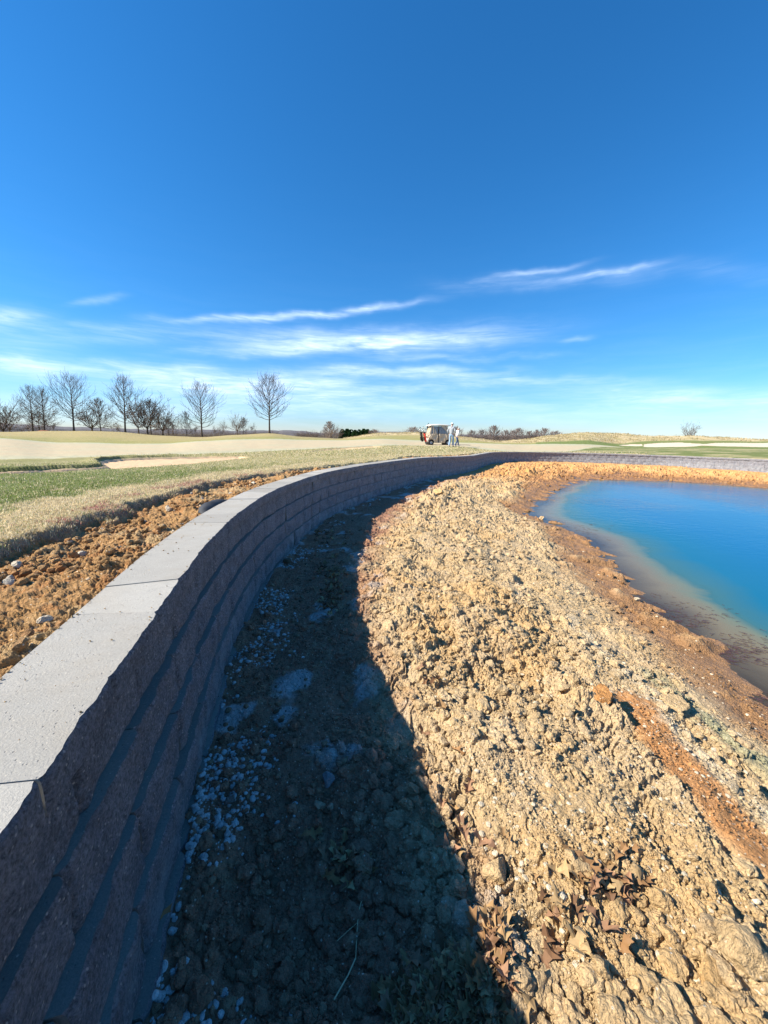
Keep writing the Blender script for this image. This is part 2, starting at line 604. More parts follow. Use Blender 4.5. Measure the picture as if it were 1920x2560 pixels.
def catmull(P, per=24, closed=True):
    P = np.array(P, dtype=float)
    n = len(P)
    out = []
    for i in range(n if closed else n - 1):
        p0, p1, p2, p3 = P[(i - 1) % n], P[i], P[(i + 1) % n], P[(i + 2) % n]
        for t in np.linspace(0, 1, per, endpoint=False):
            out.append(.5 * ((2 * p1) + (-p0 + p2) * t + (2 * p0 - 5 * p1 + 4 * p2 - p3) * t * t + (-p0 + 3 * p1 - 3 * p2 + p3) * t ** 3))
    return np.array(out)


def resample(P, step):
    Q = np.vstack([P, P[:1]])
    s = np.concatenate([[0], np.cumsum(np.linalg.norm(np.diff(Q[:, :2], axis=0), axis=1))])
    n = int(s[-1] / step)
    S = np.linspace(0, s[-1], n, endpoint=False)
    return np.stack([np.interp(S, s, Q[:, k]) for k in range(3)], 1), s[-1]


WP, WLEN = resample(catmull(ctrl), 0.05)
for _ in range(60):                      # smooth the hand-read points
    WP = .5 * WP + .25 * np.roll(WP, 1, 0) + .25 * np.roll(WP, -1, 0)
WN = len(WP)
WT = np.roll(WP, -1, 0) - np.roll(WP, 1, 0)
WT = WT[:, :2] / np.linalg.norm(WT[:, :2], axis=1)[:, None]
WNrm = np.stack([WT[:, 1], -WT[:, 0]], 1)    # towards the pond
WS = np.arange(WN) * (WLEN / WN)


def wall_at(s):
    s = s % WLEN
    i = s / WLEN * WN
    a = int(i) % WN
    f = i - int(i)
    b = (a + 1) % WN
    return WP[a] * (1 - f) + WP[b] * f, WNrm[a] * (1 - f) + WNrm[b] * f


# shoreline of the pond
SHORE_PX = [(1920, 1740), (1800, 1640), (1690, 1560), (1600, 1480), (1545, 1400), (1480, 1350), (1410, 1315), (1345, 1283), (1362, 1255), (1400, 1228), (1473, 1203), (1570, 1202), (1684, 1206), (1800, 1213), (1920, 1222)]
WATER = -2.0
sh = [tuple(on_plane(x, y, WATER)) for x, y in SHORE_PX]
sh = [(9, -3.2, 0), (5.2, -1.6, 0), (3.7, -.2, 0), (3.15, 1.2, 0)] + sh + [(18.4, 13.6, 0), (19.2, 8.5, 0), (17.6, 3, 0), (13.5, -1.6, 0)]
SP, SLEN = resample(catmull(sh), 0.08)
SN = len(SP)


def seg_field(P, gx, gy, extra=None):
    """signed distance (positive inside the closed line) and value of the nearest sample on a grid"""
    G = np.stack(np.meshgrid(gx, gy, indexing='ij'), -1).reshape(-1, 2)
    D = np.empty(len(G))
    I = np.empty(len(G), dtype=int)
    for a in range(0, len(G), 20000):
        g = G[a:a + 20000]
        d = (g[:, None, 0] - P[None, :, 0]) ** 2 + (g[:, None, 1] - P[None, :, 1]) ** 2
        I[a:a + 20000] = d.argmin(1)
        D[a:a + 20000] = np.sqrt(d.min(1))
    # crossing test
    inside = np.zeros(len(G), dtype=bool)
    Q = P[::4]
    n = len(Q)
    for i in range(n):
        x0, y0 = Q[i, :2]
        x1, y1 = Q[(i + 1) % n, :2]
        c = (y0 > G[:, 1]) != (y1 > G[:, 1])
        xx = x0 + (G[:, 1] - y0) * (x1 - x0) / (y1 - y0 + 1e-12)
        inside ^= c & (G[:, 0] < xx)
    D = np.where(inside, D, -D)
    sh_ = (len(gx), len(gy))
    return D.reshape(sh_), I.reshape(sh_)


GX = np.arange(-9, 30.01, 0.16)
GY = np.arange(-11, 36.01, 0.16)
WD, WI = seg_field(WP[::2], GX, GY)
WI = WI * 2
SD, _ = seg_field(SP, GX, GY)
WZ = WP[WI % WN, 2]
WSG = WS[WI % WN]


def samp(A, x, y):
    fx = np.clip((x - GX[0]) / 0.16, 0, len(GX) - 1.001)
    fy = np.clip((y - GY[0]) / 0.16, 0, len(GY) - 1.001)
    i, j = fx.astype(int), fy.astype(int)
    a, b = fx - i, fy - j
    return (A[i, j] * (1 - a) + A[i + 1, j] * a) * (1 - b) + (A[i, j + 1] * (1 - a) + A[i + 1, j + 1] * a) * b


def ang_stretch(x, y, a, k):
    """rotate and stretch the domain (lumps drawn out along the bank)"""
    c, s = math.cos(a), math.sin(a)
    return (x * c + y * s) * k, -x * s + y * c


def poly_in(px, py, poly):
    ins = np.zeros(px.shape, dtype=bool)
    n = len(poly)
    for i in range(n):
        x0, y0 = poly[i]
        x1, y1 = poly[(i + 1) % n]
        c = (y0 > py) != (y1 > py)
        ins ^= c & (px < x0 + (py - y0) * (x1 - x0) / (y1 - y0 + 1e-12))
    return ins


def px_poly(pts, z):
    return [tuple(on_plane(x, y, z)[:2]) for x, y in pts]


def band_mask(x, y, pts, width, soft):
    """1 near a polyline given in world xy"""
    d = np.full(x.shape, 99.0)
    for (x0, y0), (x1, y1) in zip(pts[:-1], pts[1:]):
        L = (x1 - x0) ** 2 + (y1 - y0) ** 2
        t = np.clip(((x - x0) * (x1 - x0) + (y - y0) * (y1 - y0)) / L, 0, 1)
        d = np.minimum(d, np.hypot(x - x0 - t * (x1 - x0), y - y0 - t * (y1 - y0)))
    return 1 - sstep(width, width + soft, d)


ORANGE_STREAK = px_poly([(1590, 1790), (1660, 1900), (1760, 2020), (1850, 2130), (1960, 2240)], -1.72)
PALE_STREAK = px_poly([(1430, 1560), (1560, 1700), (1700, 1870), (1830, 1990), (1960, 2100)], -1.75)
GREEN_STREAK = px_poly([(1650, 1720), (1760, 1830), (1850, 1900), (1960, 1960)], -1.85)
PALE_FLAT = px_poly([(1420, 1480), (1480, 1590), (1500, 1700)], -1.75)
FOOT_HEAP = px_poly([(1180, 2150), (1230, 2260)], -1.55)


SPITS = []
for (a_, b_, c_, d_, wd_, hh_) in ((1440, 1408, 1530, 1412, .10, .10), (1520, 1440, 1548, 1452, .09, .13), (1545, 1500, 1670, 1535, .12, .10), (1620, 1560, 1765, 1590, .13, .12), (1720, 1625, 1800, 1615, .12, .11),
                                   (1375, 1306, 1412, 1310, .07, .12), (1380, 1250, 1415, 1254, .08, .10), (1398, 1279, 1402, 1280, .05, .12), (1500, 1371, 1502, 1372, .03, .10), (1440, 1345, 1470, 1360, .07, .06)):
    _p, _q = on_plane(a_, b_, WATER), on_plane(c_, d_, WATER)
    SPITS.append((_p[0], _p[1], _q[0], _q[1], wd_, hh_))


def macro_low(x, y):
    dw = samp(WD, x, y)
    ds = -samp(SD, x, y)                       # positive on land
    s = np.clip(dw, 0, 99) / np.maximum(np.clip(dw, 0, 99) + np.maximum(ds, 0), 1e-3)
    r = np.hypot(x, y)
    far = sstep(12, 19, y) + sstep(14, 16, x)
    far = np.clip(far, 0, 1)
    a = np.interp(s, [0, .10, .22, .36, .52, .75, .9, 1], [-1.60, -1.61, -1.54, -1.45, -1.52, -1.74, -1.92, -2.0])
    b = np.interp(s, [0, .15, .5, .8, 1], [-1.68, -1.62, -1.66, -1.88, -2.0])
    z = a * (1 - far) + b * far
    # near the camera the heap is a little lower, and there is a scoured hollow by the wall
    near = 1 - sstep(1.2, 3.2, r)
    z = z - 0.05 * near * sstep(.1, .3, s)
    hol = np.exp(-(((x + .12) / .42) ** 2 + ((y - .98) / .36) ** 2))
    z = z - 0.10 * hol
    ledge = np.exp(-(((x + .10) / .40) ** 2 + ((y - 1.62) / .28) ** 2))
    z = z + 0.05 * ledge
    z = z - .025 * np.exp(-(ds / .5) ** 2)
    z = np.where(ds < 0, -2.025 + 0.16 * ds - 0.10 * np.minimum(0, ds + 1.5), z)
    z = np.maximum(z, -3.6)
    return z, dw, ds, s, far


def relief(x, y, r, pmin=0.0):
    """crumbly relief of dug clay, metres, and an id per lump"""
    xs, ys = x, y * .72                       # features run a little along the bank
    h0 = (fbm(xs * 1.7, ys * 1.7, 4, 0) - .5) * .16
    sp = r * 0.0032
    H = h0
    # broken ledges: a stepped height with sharp edges
    g = fbm(xs * 2.3 + .5 * fbm(x * 9, y * 9, 2, 6), ys * 2.3, 5, 2, .58) * 9.0
    g0 = np.floor(g)
    H = H + (g0 + sstep(.40, .60, g - g0) - g) * .024 + (g - 4.5) * .006
    # where the soil lies in broken lumps; elsewhere it is a flat crumbly crust
    patch = sstep(.45, .60, fbm(xs * 1.5 + 11, ys * 1.5 - 4, 4, 6, .6))
    patch = np.maximum(patch, pmin)
    ids = np.zeros_like(x)
    for cell, k, amp, prob in ((.36, 0, .24, .35), (.17, 1, .44, .42), (.085, 2, .60, .42), (.040, 3, .52, .42), (.020, 4, .55, .55)):
        f = 1 - sstep(cell * .45, cell * .8, sp)
        if np.all(f <= 0):
            continue
        q = 2.6 / cell
        wx = x + cell * .4 * (fbm(x * q, y * q, 3, 1 + k) - .5)
        wy = y + cell * .4 * (fbm(x * q + 40, y * q, 3, 2 + k) - .5)
        c, i = clods(wx + cell * 3.7, wy - cell * 5.1, cell, k, rmin=.15, rmax=.80, tilt=1.0, prob=prob)
        a = np.clip(fbm(x * .14 / cell + k * 7, y * .14 / cell, 3, k + 2) * 4.0 - 1.5, 0.0, 1.3)
        a = a * (.18 + .95 * patch if cell > .03 else .45 + .6 * patch)
        H = H + c * cell * amp * a * f
        ids = ids + np.where(c * a > .2, (i - .5) * (.8 if cell > .1 else .5), 0)
    f = 1 - sstep(2.5, 7, r)
    rid = np.abs(2 * fbm(xs * 11, ys * 11, 4, 5, .62) - 1)
    H = H + (fbm(x * 34, y * 34, 4, 3, .75) - .5) * .026 * f * (.5 + .8 * patch) + (fbm(xs * 8, ys * 8, 5, 4, .68) - .5) * .055 * (.45 + .9 * patch)
    fn_ = 1 - sstep(1.2, 2.6, r)
    if np.any(fn_ > 0):
        H = H + (fbm(x * 85, y * 85, 3, 6, .7) - .5) * .011 * fn_
    H = H + np.minimum(rid, .10) * .07 * (.25 + .75 * patch) * (.4 + .6 * f)
    return H, ids


def low_ground(x, y):
    z, dw, ds, s, far = macro_low(x, y)
    r = np.hypot(x, y)
    H, ids = relief(x, y, r)
    Hs = (fbm(x * 6, y * 6, 4, 5) - .5) * .05 + (fbm(x * 30, y * 30, 3, 6) - .5) * .012
    m_or = band_mask(x + .05 * (fbm(x * 7, y * 7, 2) - .5), y + .08 * (fbm(x * 5, y * 5, 2, 3) - .5), ORANGE_STREAK, .10, .07)
    m_pf = np.maximum(band_mask(x, y, PALE_FLAT, .06, .25), band_mask(x, y, PALE_STREAK, .03, .16)) * .8
    # how rough: full on the heap, less by the wall foot and at the shore
    A = 0.25 + 1.05 * sstep(.12, .32, s) * (1 - sstep(.62, .98, s)) * (.55 + .75 * fbm(x * .8, y * .8, 2, 7))
    A = A * (1 + 1.4 * far + .5 * sstep(5, 10, r) * (1 - far))
    A = A * (1 - .85 * m_or) * (1 - .7 * m_pf)
    flat = sstep(.58, .68, fbm(x * 1.3 + 5, y * 1.3, 3, 2)) * (1 - sstep(4, 8, r))
    A = A * (1 - .6 * flat)
    # streaks of slumped mud near the water, drawn out along the shore
    u, v = ang_stretch(x, y, math.radians(-52), .35)
    mud = (fbm(u * 3.2, v * 3.2, 4, 4) - .5) * .16 + (fbm(u * 9, v * 9, 3, 5) - .5) * .05
    shore = sstep(.80, .97, s) * np.exp(-np.maximum(-ds, 0) * 2.2)
    z = z + H * A * np.where(ds > 0, 1, np.exp(np.minimum(ds, 0) * 4)) + Hs * (1 - .6 * shore) + mud * shore
    z = z - .05 * A
    for (px_, py_, qx, qy, wd_, hh) in SPITS:
        z = z + .6 * hh * band_mask(x + .10 * (fbm(x * 6, y * 6, 3, 2) - .5), y + .10 * (fbm(x * 6, y * 6, 3, 4) - .5), [(px_, py_), (qx, qy)], wd_ * .3, wd_) * (.7 + .6 * fbm(x * 20, y * 20, 3, 1))
    # keep the foot of the wall tidy
    return z, dict(dw=dw, ds=ds, s=s, far=far, ids=ids, H=H, A=A, m_or=m_or, flat=flat, mud=mud, r=r)


def mixc(a, b, t):
    return a * (1 - t[:, None]) + np.asarray(b)[None, :] * t[:, None]


def low_color(x, y, z, q):
    n = len(x)
    tan = np.tile(np.array([.52, .375, .205]), (n, 1))
    c = tan
    n1 = fbm(x * 1.1, y * 1.1, 4, 1)
    n2 = fbm(x * 4.5 + 3, y * 4.5, 3, 5)
    c = mixc(c, (.55, .345, .145), np.clip(sstep(.50, .68, n1) * .50 + .25 * sstep(3, 9, y) * sstep(.4, .6, n2), 0, .9))
    c = mixc(c, (.53, .40, .245), sstep(.50, .66, n2) * .6)
    c = mixc(c, (.60, .29, .09), np.clip(q['far'] * (.40 + .7 * n2), 0, .9))
    c = c * (1 + .12 * np.clip(q['ids'], -1, 1))[:, None]
    c = mixc(c, (.50, .235, .085), q['m_or'] * .9)
    c = mixc(c, (.60, .51, .36), band_mask(x, y, PALE_STREAK, .02, .12) * .6 * sstep(.35, .6, fbm(x * 12, y * 12, 3, 6)))
    c = mixc(c, (.30, .31, .19), band_mask(x, y, GREEN_STREAK, .05, .16) * .75 * sstep(.3, .55, fbm(x * 9, y * 9, 3, 7)))
    # the wall's shade painted into the soil colour along its foot
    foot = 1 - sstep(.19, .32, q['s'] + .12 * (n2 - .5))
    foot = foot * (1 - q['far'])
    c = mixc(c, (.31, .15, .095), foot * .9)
    # white stone dust patches by the foot of the wall
    dust = foot * sstep(.62, .72, fbm(x * 3.1 + 8, y * 3.1, 4, 0)) * sstep(-.02, .08, q['dw'])
    c = mixc(c, (.52, .52, .50), dust * .75)
    # wet band above the water, by height so that it follows the real relief
    wet = 1 - sstep(WATER + .08, WATER + .20 + .12 * (n1 - .5), z)
    wet = wet * (q['dw'] > .5)
    c = mixc(c, (.29, .145, .06), wet * .88)
    deep = sstep(.0, .10, WATER - z)
    c = mixc(c, (.40, .28, .15), deep * .7)
    c = mixc(c, (.45, .37, .24), deep * sstep(.5, .62, fbm(x * 3, y * 9, 3, 2)) * .8)
    return np.clip(c, .01, .9), wet


# ------------------------------------------------------------------ the land above the wall
COLS = {
    0: [(9.5, 1150), (32, 1096), (55, 1080)], 130: [(10.5, 1148), (33, 1107), (55, 1077)], 229: [(11.2, 1145), (33, 1109), (55, 1077)],
    290: [(12, 1143), (34, 1110), (55, 1079)], 405: [(13.5, 1139), (34, 1110), (55, 1089)], 503: [(15, 1136), (35, 1103), (57, 1093)],
    593: [(17, 1133), (36, 1099), (58, 1087)], 675: [(19, 1129), (38, 1098), (58, 1083)], 760: [(21, 1125), (42, 1100), (62, 1092)],
    848: [(24, 1120), (44, 1101), (64, 1096.5)], 952: [(28, 1115), (46, 1097.5), (64, 1082.5)], 1056: [(29, 1117), (36, 1113), (46, 1102), (64, 1081)],
    1146: [(29, 1118), (34, 1116), (44, 1107), (64, 1091.7)], 1254: [(29, 1124), (44, 1110), (66, 1103)], 1308: [(30, 1127), (46, 1111), (68, 1099)],
    1380: [(31, 1127), (46, 1110.5), (70, 1088)], 1460: [(31, 1129), (46, 1111), (70, 1081)], 1560: [(31, 1128), (50, 1117), (56, 1110), (70, 1082)],
    1614: [(30, 1129), (50, 1118), (56, 1107.5), (70, 1087)], 1734: [(28, 1132), (50, 1118), (56, 1106), (70, 1081)], 1920: [(24, 1140), (50, 1119), (56, 1107), (70, 1079)],
}
cx_ = sorted(COLS)
cth, ctab = [], []
for xp in cx_:
    rr, zz = [], []
    for D, yp in COLS[xp]:
        p = at_depth(xp, yp, D)
        rr.append(math.hypot(p[0], p[1]))
        zz.append(p[2])
    p = at_depth(xp, 1085, 1.0)
    cth.append(math.atan2(p[0], p[1]))
    if xp <= 860:
        rr = [6.0 if rr[0] > 7 else 4.0] + rr
        zz = [-.71] + zz
    rc, zc = rr[-1], zz[-1]
    rr += [rc * 1.3, rc * 1.8, 300, 6000]
    zz += [zc - .5, min(zc - 2.2, -2.4), -3.6, -6.0]
    ctab.append((np.log(rr), np.array(zz)))
cth = np.array([-math.pi] + [cth[0] - .5] + cth + [cth[-1] + .6] + [math.pi])
ctab = [ctab[0]] + [ctab[0]] + ctab + [ctab[-1]] + [ctab[0]]
TH = np.concatenate([np.linspace(-math.pi, -.92, 110, endpoint=False), np.linspace(-.92, .92, 1300, endpoint=False), np.linspace(.92, math.pi, 110)])
RR = np.concatenate([np.exp(np.linspace(math.log(.55), math.log(8), 520, endpoint=False)), np.exp(np.linspace(math.log(8), math.log(20), 330, endpoint=False)), np.exp(np.linspace(math.log(20), math.log(85), 330, endpoint=False)), np.exp(np.linspace(math.log(85), math.log(6000), 40))])
LR = np.log(RR)
tabz = np.stack([np.interp(LR, a, b) for a, b in ctab], 0)          # (ncol, nr)
k = np.clip(np.searchsorted(cth, TH) - 1, 0, len(cth) - 2)
f = (TH - cth[k]) / (cth[k + 1] - cth[k])
f = (f * f * (3 - 2 * f) * .6 + f * .4)[:, None]
BASEZ = tabz[k] * (1 - f) + tabz[k + 1] * f                          # (nth, nr)


def blur(A, n, axis):
    for _ in range(n):
        P = np.concatenate([A.take([0], axis), A, A.take([-1], axis)], axis)
        if axis == 0:
            A = .25 * P[:-2] + .5 * P[1:-1] + .25 * P[2:]
        else:
            A = .25 * P[:, :-2] + .5 * P[:, 1:-1] + .25 * P[:, 2:]
    return A


BASEZ = blur(blur(BASEZ, 60, 1), 60, 0)

BUNKER_NEAR = px_poly([(-400, 1232), (-200, 1212), (0, 1196), (169, 1185), (265, 1178), (338, 1173), (400, 1168), (482, 1160), (560, 1149), (625, 1139), (600, 1136.5), (520, 1137), (434, 1139.5),
                       (360, 1142), (301, 1145), (265, 1149), (247, 1155), (255, 1162), (262, 1168), (230, 1172), (169, 1176), (0, 1187), (-200, 1200), (-400, 1216)], -.79)
BUNKER_LIP = px_poly([(-400, 1214), (-200, 1198), (0, 1185), (169, 1174), (255, 1166), (240, 1155), (262, 1147), (301, 1143), (434, 1138)], -.79)
BUNKER_MID = px_poly([(800, 1128.5), (880, 1125), (950, 1121), (968, 1117.5), (930, 1117), (870, 1119), (800, 1124), (755, 1129)], -.85)


def far_px(x, y):
    """land positions for the mound bunkers, from their place in depth"""
    return y


def base_up(x, y):
    th = np.arctan2(x, y)
    r = np.maximum(np.hypot(x, y), .56)
    fi = np.interp(th, TH, np.arange(len(TH)))
    fj = np.interp(np.log(r), LR, np.arange(len(LR)))
    i = np.clip(fi.astype(int), 0, len(TH) - 2)
    j = np.clip(fj.astype(int), 0, len(LR) - 2)
    a, b = fi - i, fj - j
    z = (BASEZ[i, j] * (1 - a) + BASEZ[i + 1, j] * a) * (1 - b) + (BASEZ[i, j + 1] * (1 - a) + BASEZ[i + 1, j + 1] * a) * b
    dw = -samp(WD, x, y)
    inside = (x > GX[0] + .3) & (x < GX[-1] - .3) & (y > GY[0] + .3) & (y < GY[-1] - .3)
    dw = np.where(inside, dw, 50.0)
    zt = samp(WZ, x, y)
    t = 1 - sstep(.8, 4.5, dw)
    t = np.where(inside, t, 0)
    z = z * (1 - t) + (zt - .015) * t
    return z, dw, zt


def strip_w(x, y):
    """width of the bare strip behind the coping"""
    w = np.interp(y, [-6, 2, 6.2, 8, 9.5, 12, 13.5, 15, 20, 22.5, 40], [1.22, 1.20, 1.02, .80, .55, .42, .62, 1.05, .95, .42, .36])
    return w + .10 * (fbm(x * 1.7, y * 1.7, 3, 2) - .5) * 2 + .09 * (fbm(x * 6, y * 6, 3, 3) - .5) * 2


def up_ground(x, y):
    z, dw, zt = base_up(x, y)
    r = np.hypot(x, y)
    w = strip_w(x, y)
    on = (dw < w + .10) & (dw > .1)
    H = np.zeros_like(x)
    ids = np.zeros_like(x)
    if on.any():
        h, i = relief(x[on] + 31.0, y[on] + 12.0, r[on], .85)
        H[on], ids[on] = h, i
    e = dw - w
    strip = 1 - sstep(-.04, .08, e)
    trench = np.exp(-((e + .06) / .09) ** 2)
    dirt_z = zt - .075 + H * .85 - .02 * trench * sstep(.25, .6, fbm(x * 1.1, y * 1.1, 2, 6)) - .02 * np.exp(-((dw - .33) / .07) ** 2)
    turf_z = z + .02 + (fbm(x * 3, y * 3, 3, 3) - .5) * .035 + (fbm(x * 14, y * 14, 2, 4) - .5) * .012 * (1 - sstep(10, 20, r))
    out = turf_z * (1 - strip) + dirt_z * strip
    # far mounds: unmown tussocks
    th_px = 960 + F_PX * np.tan(np.clip(np.arctan2(x, y), -1.2, 1.2))
    tuss = mound_zone(th_px, r, x, y)
    out = out + tuss * ((fbm(x * 1.1, y * .5, 3, 1) - .5) * .16 + (fbm(x * 3, y * 1.4, 2, 2) - .5) * .07)
    # bunkers are sunk below the turf
    bk = bunker_mask(x, y)
    out = out + .07 * band_mask(x, y, BUNKER_LIP, 0.0, .40) * (bk < .3)
    out = out - np.where(y > 40, .02, .075) * sstep(.35, .95, bk)
    return out, dict(dw=dw, w=w, e=e, ids=ids, strip=strip, r=r, xp=th_px, tuss=tuss, bk=bk)


FW_FAR = [(-900, 32, 0), (0, 32, 0)]


def edge_r(xp, tab):
    return np.interp(xp, [a for a, b in tab], [b for a, b in tab])


def _r(xp, D):
    p = at_depth(xp, 1090, D)
    return math.hypot(p[0], p[1])


FWN = [(x, _r(x, D)) for x, D in ((-600, 8.4), (-100, 9.1), (0, 9.5), (130, 10.5), (290, 12), (405, 13.5), (503, 15), (593, 17), (675, 19), (760, 21), (848, 24), (952, 28), (1010, 30.5), (1060, 31.5), (1140, 31), (1200, 29), (1254, 28), (1308, 28), (1400, 29), (1440, 33), (1500, 42), (1560, 47.5))]
FWF = [(x, _r(x, D)) for x, D in ((-600, 33), (0, 32), (130, 33), (290, 34), (405, 34), (503, 35), (593, 36), (675, 38), (760, 42), (848, 44), (952, 46), (1056, 46), (1146, 44), (1254, 44), (1308, 46), (1380, 46), (1460, 46), (1560, 47.5))]


MZ = [(-500, 300), (700, 300), (860, 60), (920, 52), (1000, 55), (1080, 56), (1200, 52), (1300, 52), (1400, 54)] + [(x, _r(x, D)) for x, D in ((1500, 52), (1560, 56), (1600, 57.5), (1700, 58), (1740, 56.5), (1800, 57), (2000, 57), (2600, 57))]


def mound_zone(xp, r, x, y):
    a = edge_r(xp, MZ)
    return sstep(0, 3, r - a + 2 * (fbm(x * .4, y * .4, 2, 5) - .5)) * (1 - sstep(100, 112, r))


BUNK_FAR = [px_poly([(0, 0)], -1)] if False else []
bdef = [[(1612, 49.5), (1640, 48.6), (1700, 49), (1760, 51.5), (1820, 50), (1900, 50), (2050, 50), (2300, 50), (2300, 55.5), (2050, 55.5), (1850, 55.5), (1790, 55), (1765, 53.5), (1735, 54.6), (1700, 56), (1650, 55.5), (1614, 54)],
        [(1560, 51.5), (1600, 51), (1611, 51.5), (1608, 54), (1580, 54.5), (1562, 53.5), (1550, 52.2)]]
for poly in bdef:
    BUNK_FAR.append([tuple(at_depth(x, 1090, D)[:2]) for x, D in poly])


def bunker_mask(x, y):
    wob_x = x + .10 * (fbm(x * 2, y * 2, 2, 1) - .5)
    m = np.zeros_like(x)
    for p in [BUNKER_NEAR, BUNKER_MID] + BUNK_FAR:
        P = np.array(p)
        lo, hi = P.min(0) - .5, P.max(0) + .5
        k = (x > lo[0]) & (x < hi[0]) & (y > lo[1]) & (y < hi[1])
        if k.any():
            ins = poly_in(wob_x[k], y[k], p)
            edge = 1 - band_mask(wob_x[k], y[k], list(p) + [p[0]], 0.0, .15)
            m[k] = np.maximum(m[k], np.where(ins, .501 + .499 * edge, .499 * (1 - edge)))
    return m


def up_color(x, y, z, q):
    n = len(x)
    e, r, xp = q['e'], q['r'], q['xp']
    n1 = fbm(x * .7, y * .7, 3, 1)
    n2 = fbm(x * 3.2, y * 3.2, 4, 5)
    n3 = fbm(x * 12, y * 12, 3, 2)
    straw = np.array([.50, .40, .235])
    c = np.tile(straw, (n, 1))
    c = mixc(c, (.40, .33, .16), sstep(.45, .7, n2) * .7)
    # green turf between the pale edge and the bunker, thinning to the right
    g = sstep(.55, 1.15, e + .7 * (n2 - .5) + .25 * (n3 - .5)) * (1 - sstep(5.5, 11, y) * .62)
    g = g * sstep(.30, .52, n2 * .6 + n3 * .4 + .10)
    g = np.where(xp > 1300, sstep(.05, .5, e), g)
    g = np.where(xp > 1300, g * (.45 + .6 * sstep(.35, .6, fbm(x * .5, y * .9, 3, 3))), g)
    c = mixc(c, (.115, .155, .035), np.clip(g, 0, 1) * .9)
    pink = np.exp(-((e - .22) / .20) ** 2) * (1 - sstep(5.5, 7.5, y)) * sstep(.42, .62, n2)
    c = mixc(c, (.36, .22, .18), pink * .6)
    # mid land past the bunker is pale olive
    ol = sstep(6, 12, y) * (xp < 1330)
    c = mixc(c, (.36, .31, .135), ol * (.35 + .5 * n2))
    # fairway
    fn, ff = edge_r(xp, FWN), edge_r(xp, FWF)
    infw = (r > fn + .5 * (n1 - .5)) & (r < ff + 1.0 * (n1 - .5)) & (xp < 1560)
    fw = np.tile(np.array([.46, .375, .24]), (n, 1))
    edge = np.minimum(r - fn, (ff - r) * .5)
    fw = mixc(fw, (.37, .39, .26), np.clip((1 - sstep(.5, 3.0, edge)) * .55 + .25 * sstep(.5, .7, n1), 0, .8))
    fw = fw * (.96 + .10 * n2)[:, None]
    # green collar along the fairway
    col_near = np.exp(-((r - fn + .9) / .7) ** 2) * (xp < 1250)
    c = mixc(c, (.22, .22, .07), col_near * .6)
    past = r > ff
    c = np.where(past[:, None], mixc(np.tile(np.array([.36, .29, .13]), (n, 1)), (.25, .25, .075), np.clip(1.1 - (r - ff) / 9 + (n1 - .5), 0, 1) * .75), c)
    c = np.where((past & (xp > 1330))[:, None], mixc(c, (.12, .17, .04), (1 - sstep(0, 3, r - edge_r(xp, MZ) - 1)) * .8), c)
    # tussocky mounds
    c = mixc(c, (.50, .40, .235), q['tuss'] * .8)
    c = mixc(c, (.30, .25, .10), q['tuss'] * sstep(.5, .68, fbm(x * .8, y * .35, 3, 6)) * .6)
    c = np.where(infw[:, None], fw, c)
    # bunker sand
    sand = np.tile(np.array([.60, .42, .25]), (n, 1))
    sand = np.where((xp > 1400)[:, None], np.array([.60, .50, .38])[None, :], sand)
    sand = np.where(((xp > 740) & (xp < 1000) & (y > 15))[:, None], np.array([.60, .44, .24])[None, :], sand)
    sand = sand * (.93 + .14 * n3)[:, None]
    # bare strip
    dirt = np.tile(np.array([.40, .225, .09]), (n, 1))
    dirt = mixc(dirt, (.44, .31, .16), sstep(.48, .64, n2) * .7)
    dirt = mixc(dirt, (.36, .15, .05), sstep(.58, .70, n3) * .5)
    dirt = dirt * (1 + .25 * np.clip(q['ids'], -1, 1))[:, None]
    # cut face of the sod is dark soil and roots
    cut = np.exp(-((e - .01) / .045) ** 2) * (y < 8)
    c = mixc(c, (.24, .15, .11), cut * .8)
    zone = np.zeros(n, dtype=int)                    # 0 rough, 1 fairway, 2 sand, 3 dirt, 4 far land
    zone[infw] = 1
    zone[q['bk'] > .5] = 2
    zone[e < .0] = 3
    zone[r > 112] = 4
    c = np.where((zone == 2)[:, None], sand, c)
    c = np.where((zone == 3)[:, None], dirt, c)
    c = np.where((zone == 4)[:, None], np.array([.115, .098, .06])[None, :] * (.8 + .5 * fbm(x * .01, y * .01, 3)[:, None]), c)
    return np.clip(c, .01, .9), zone


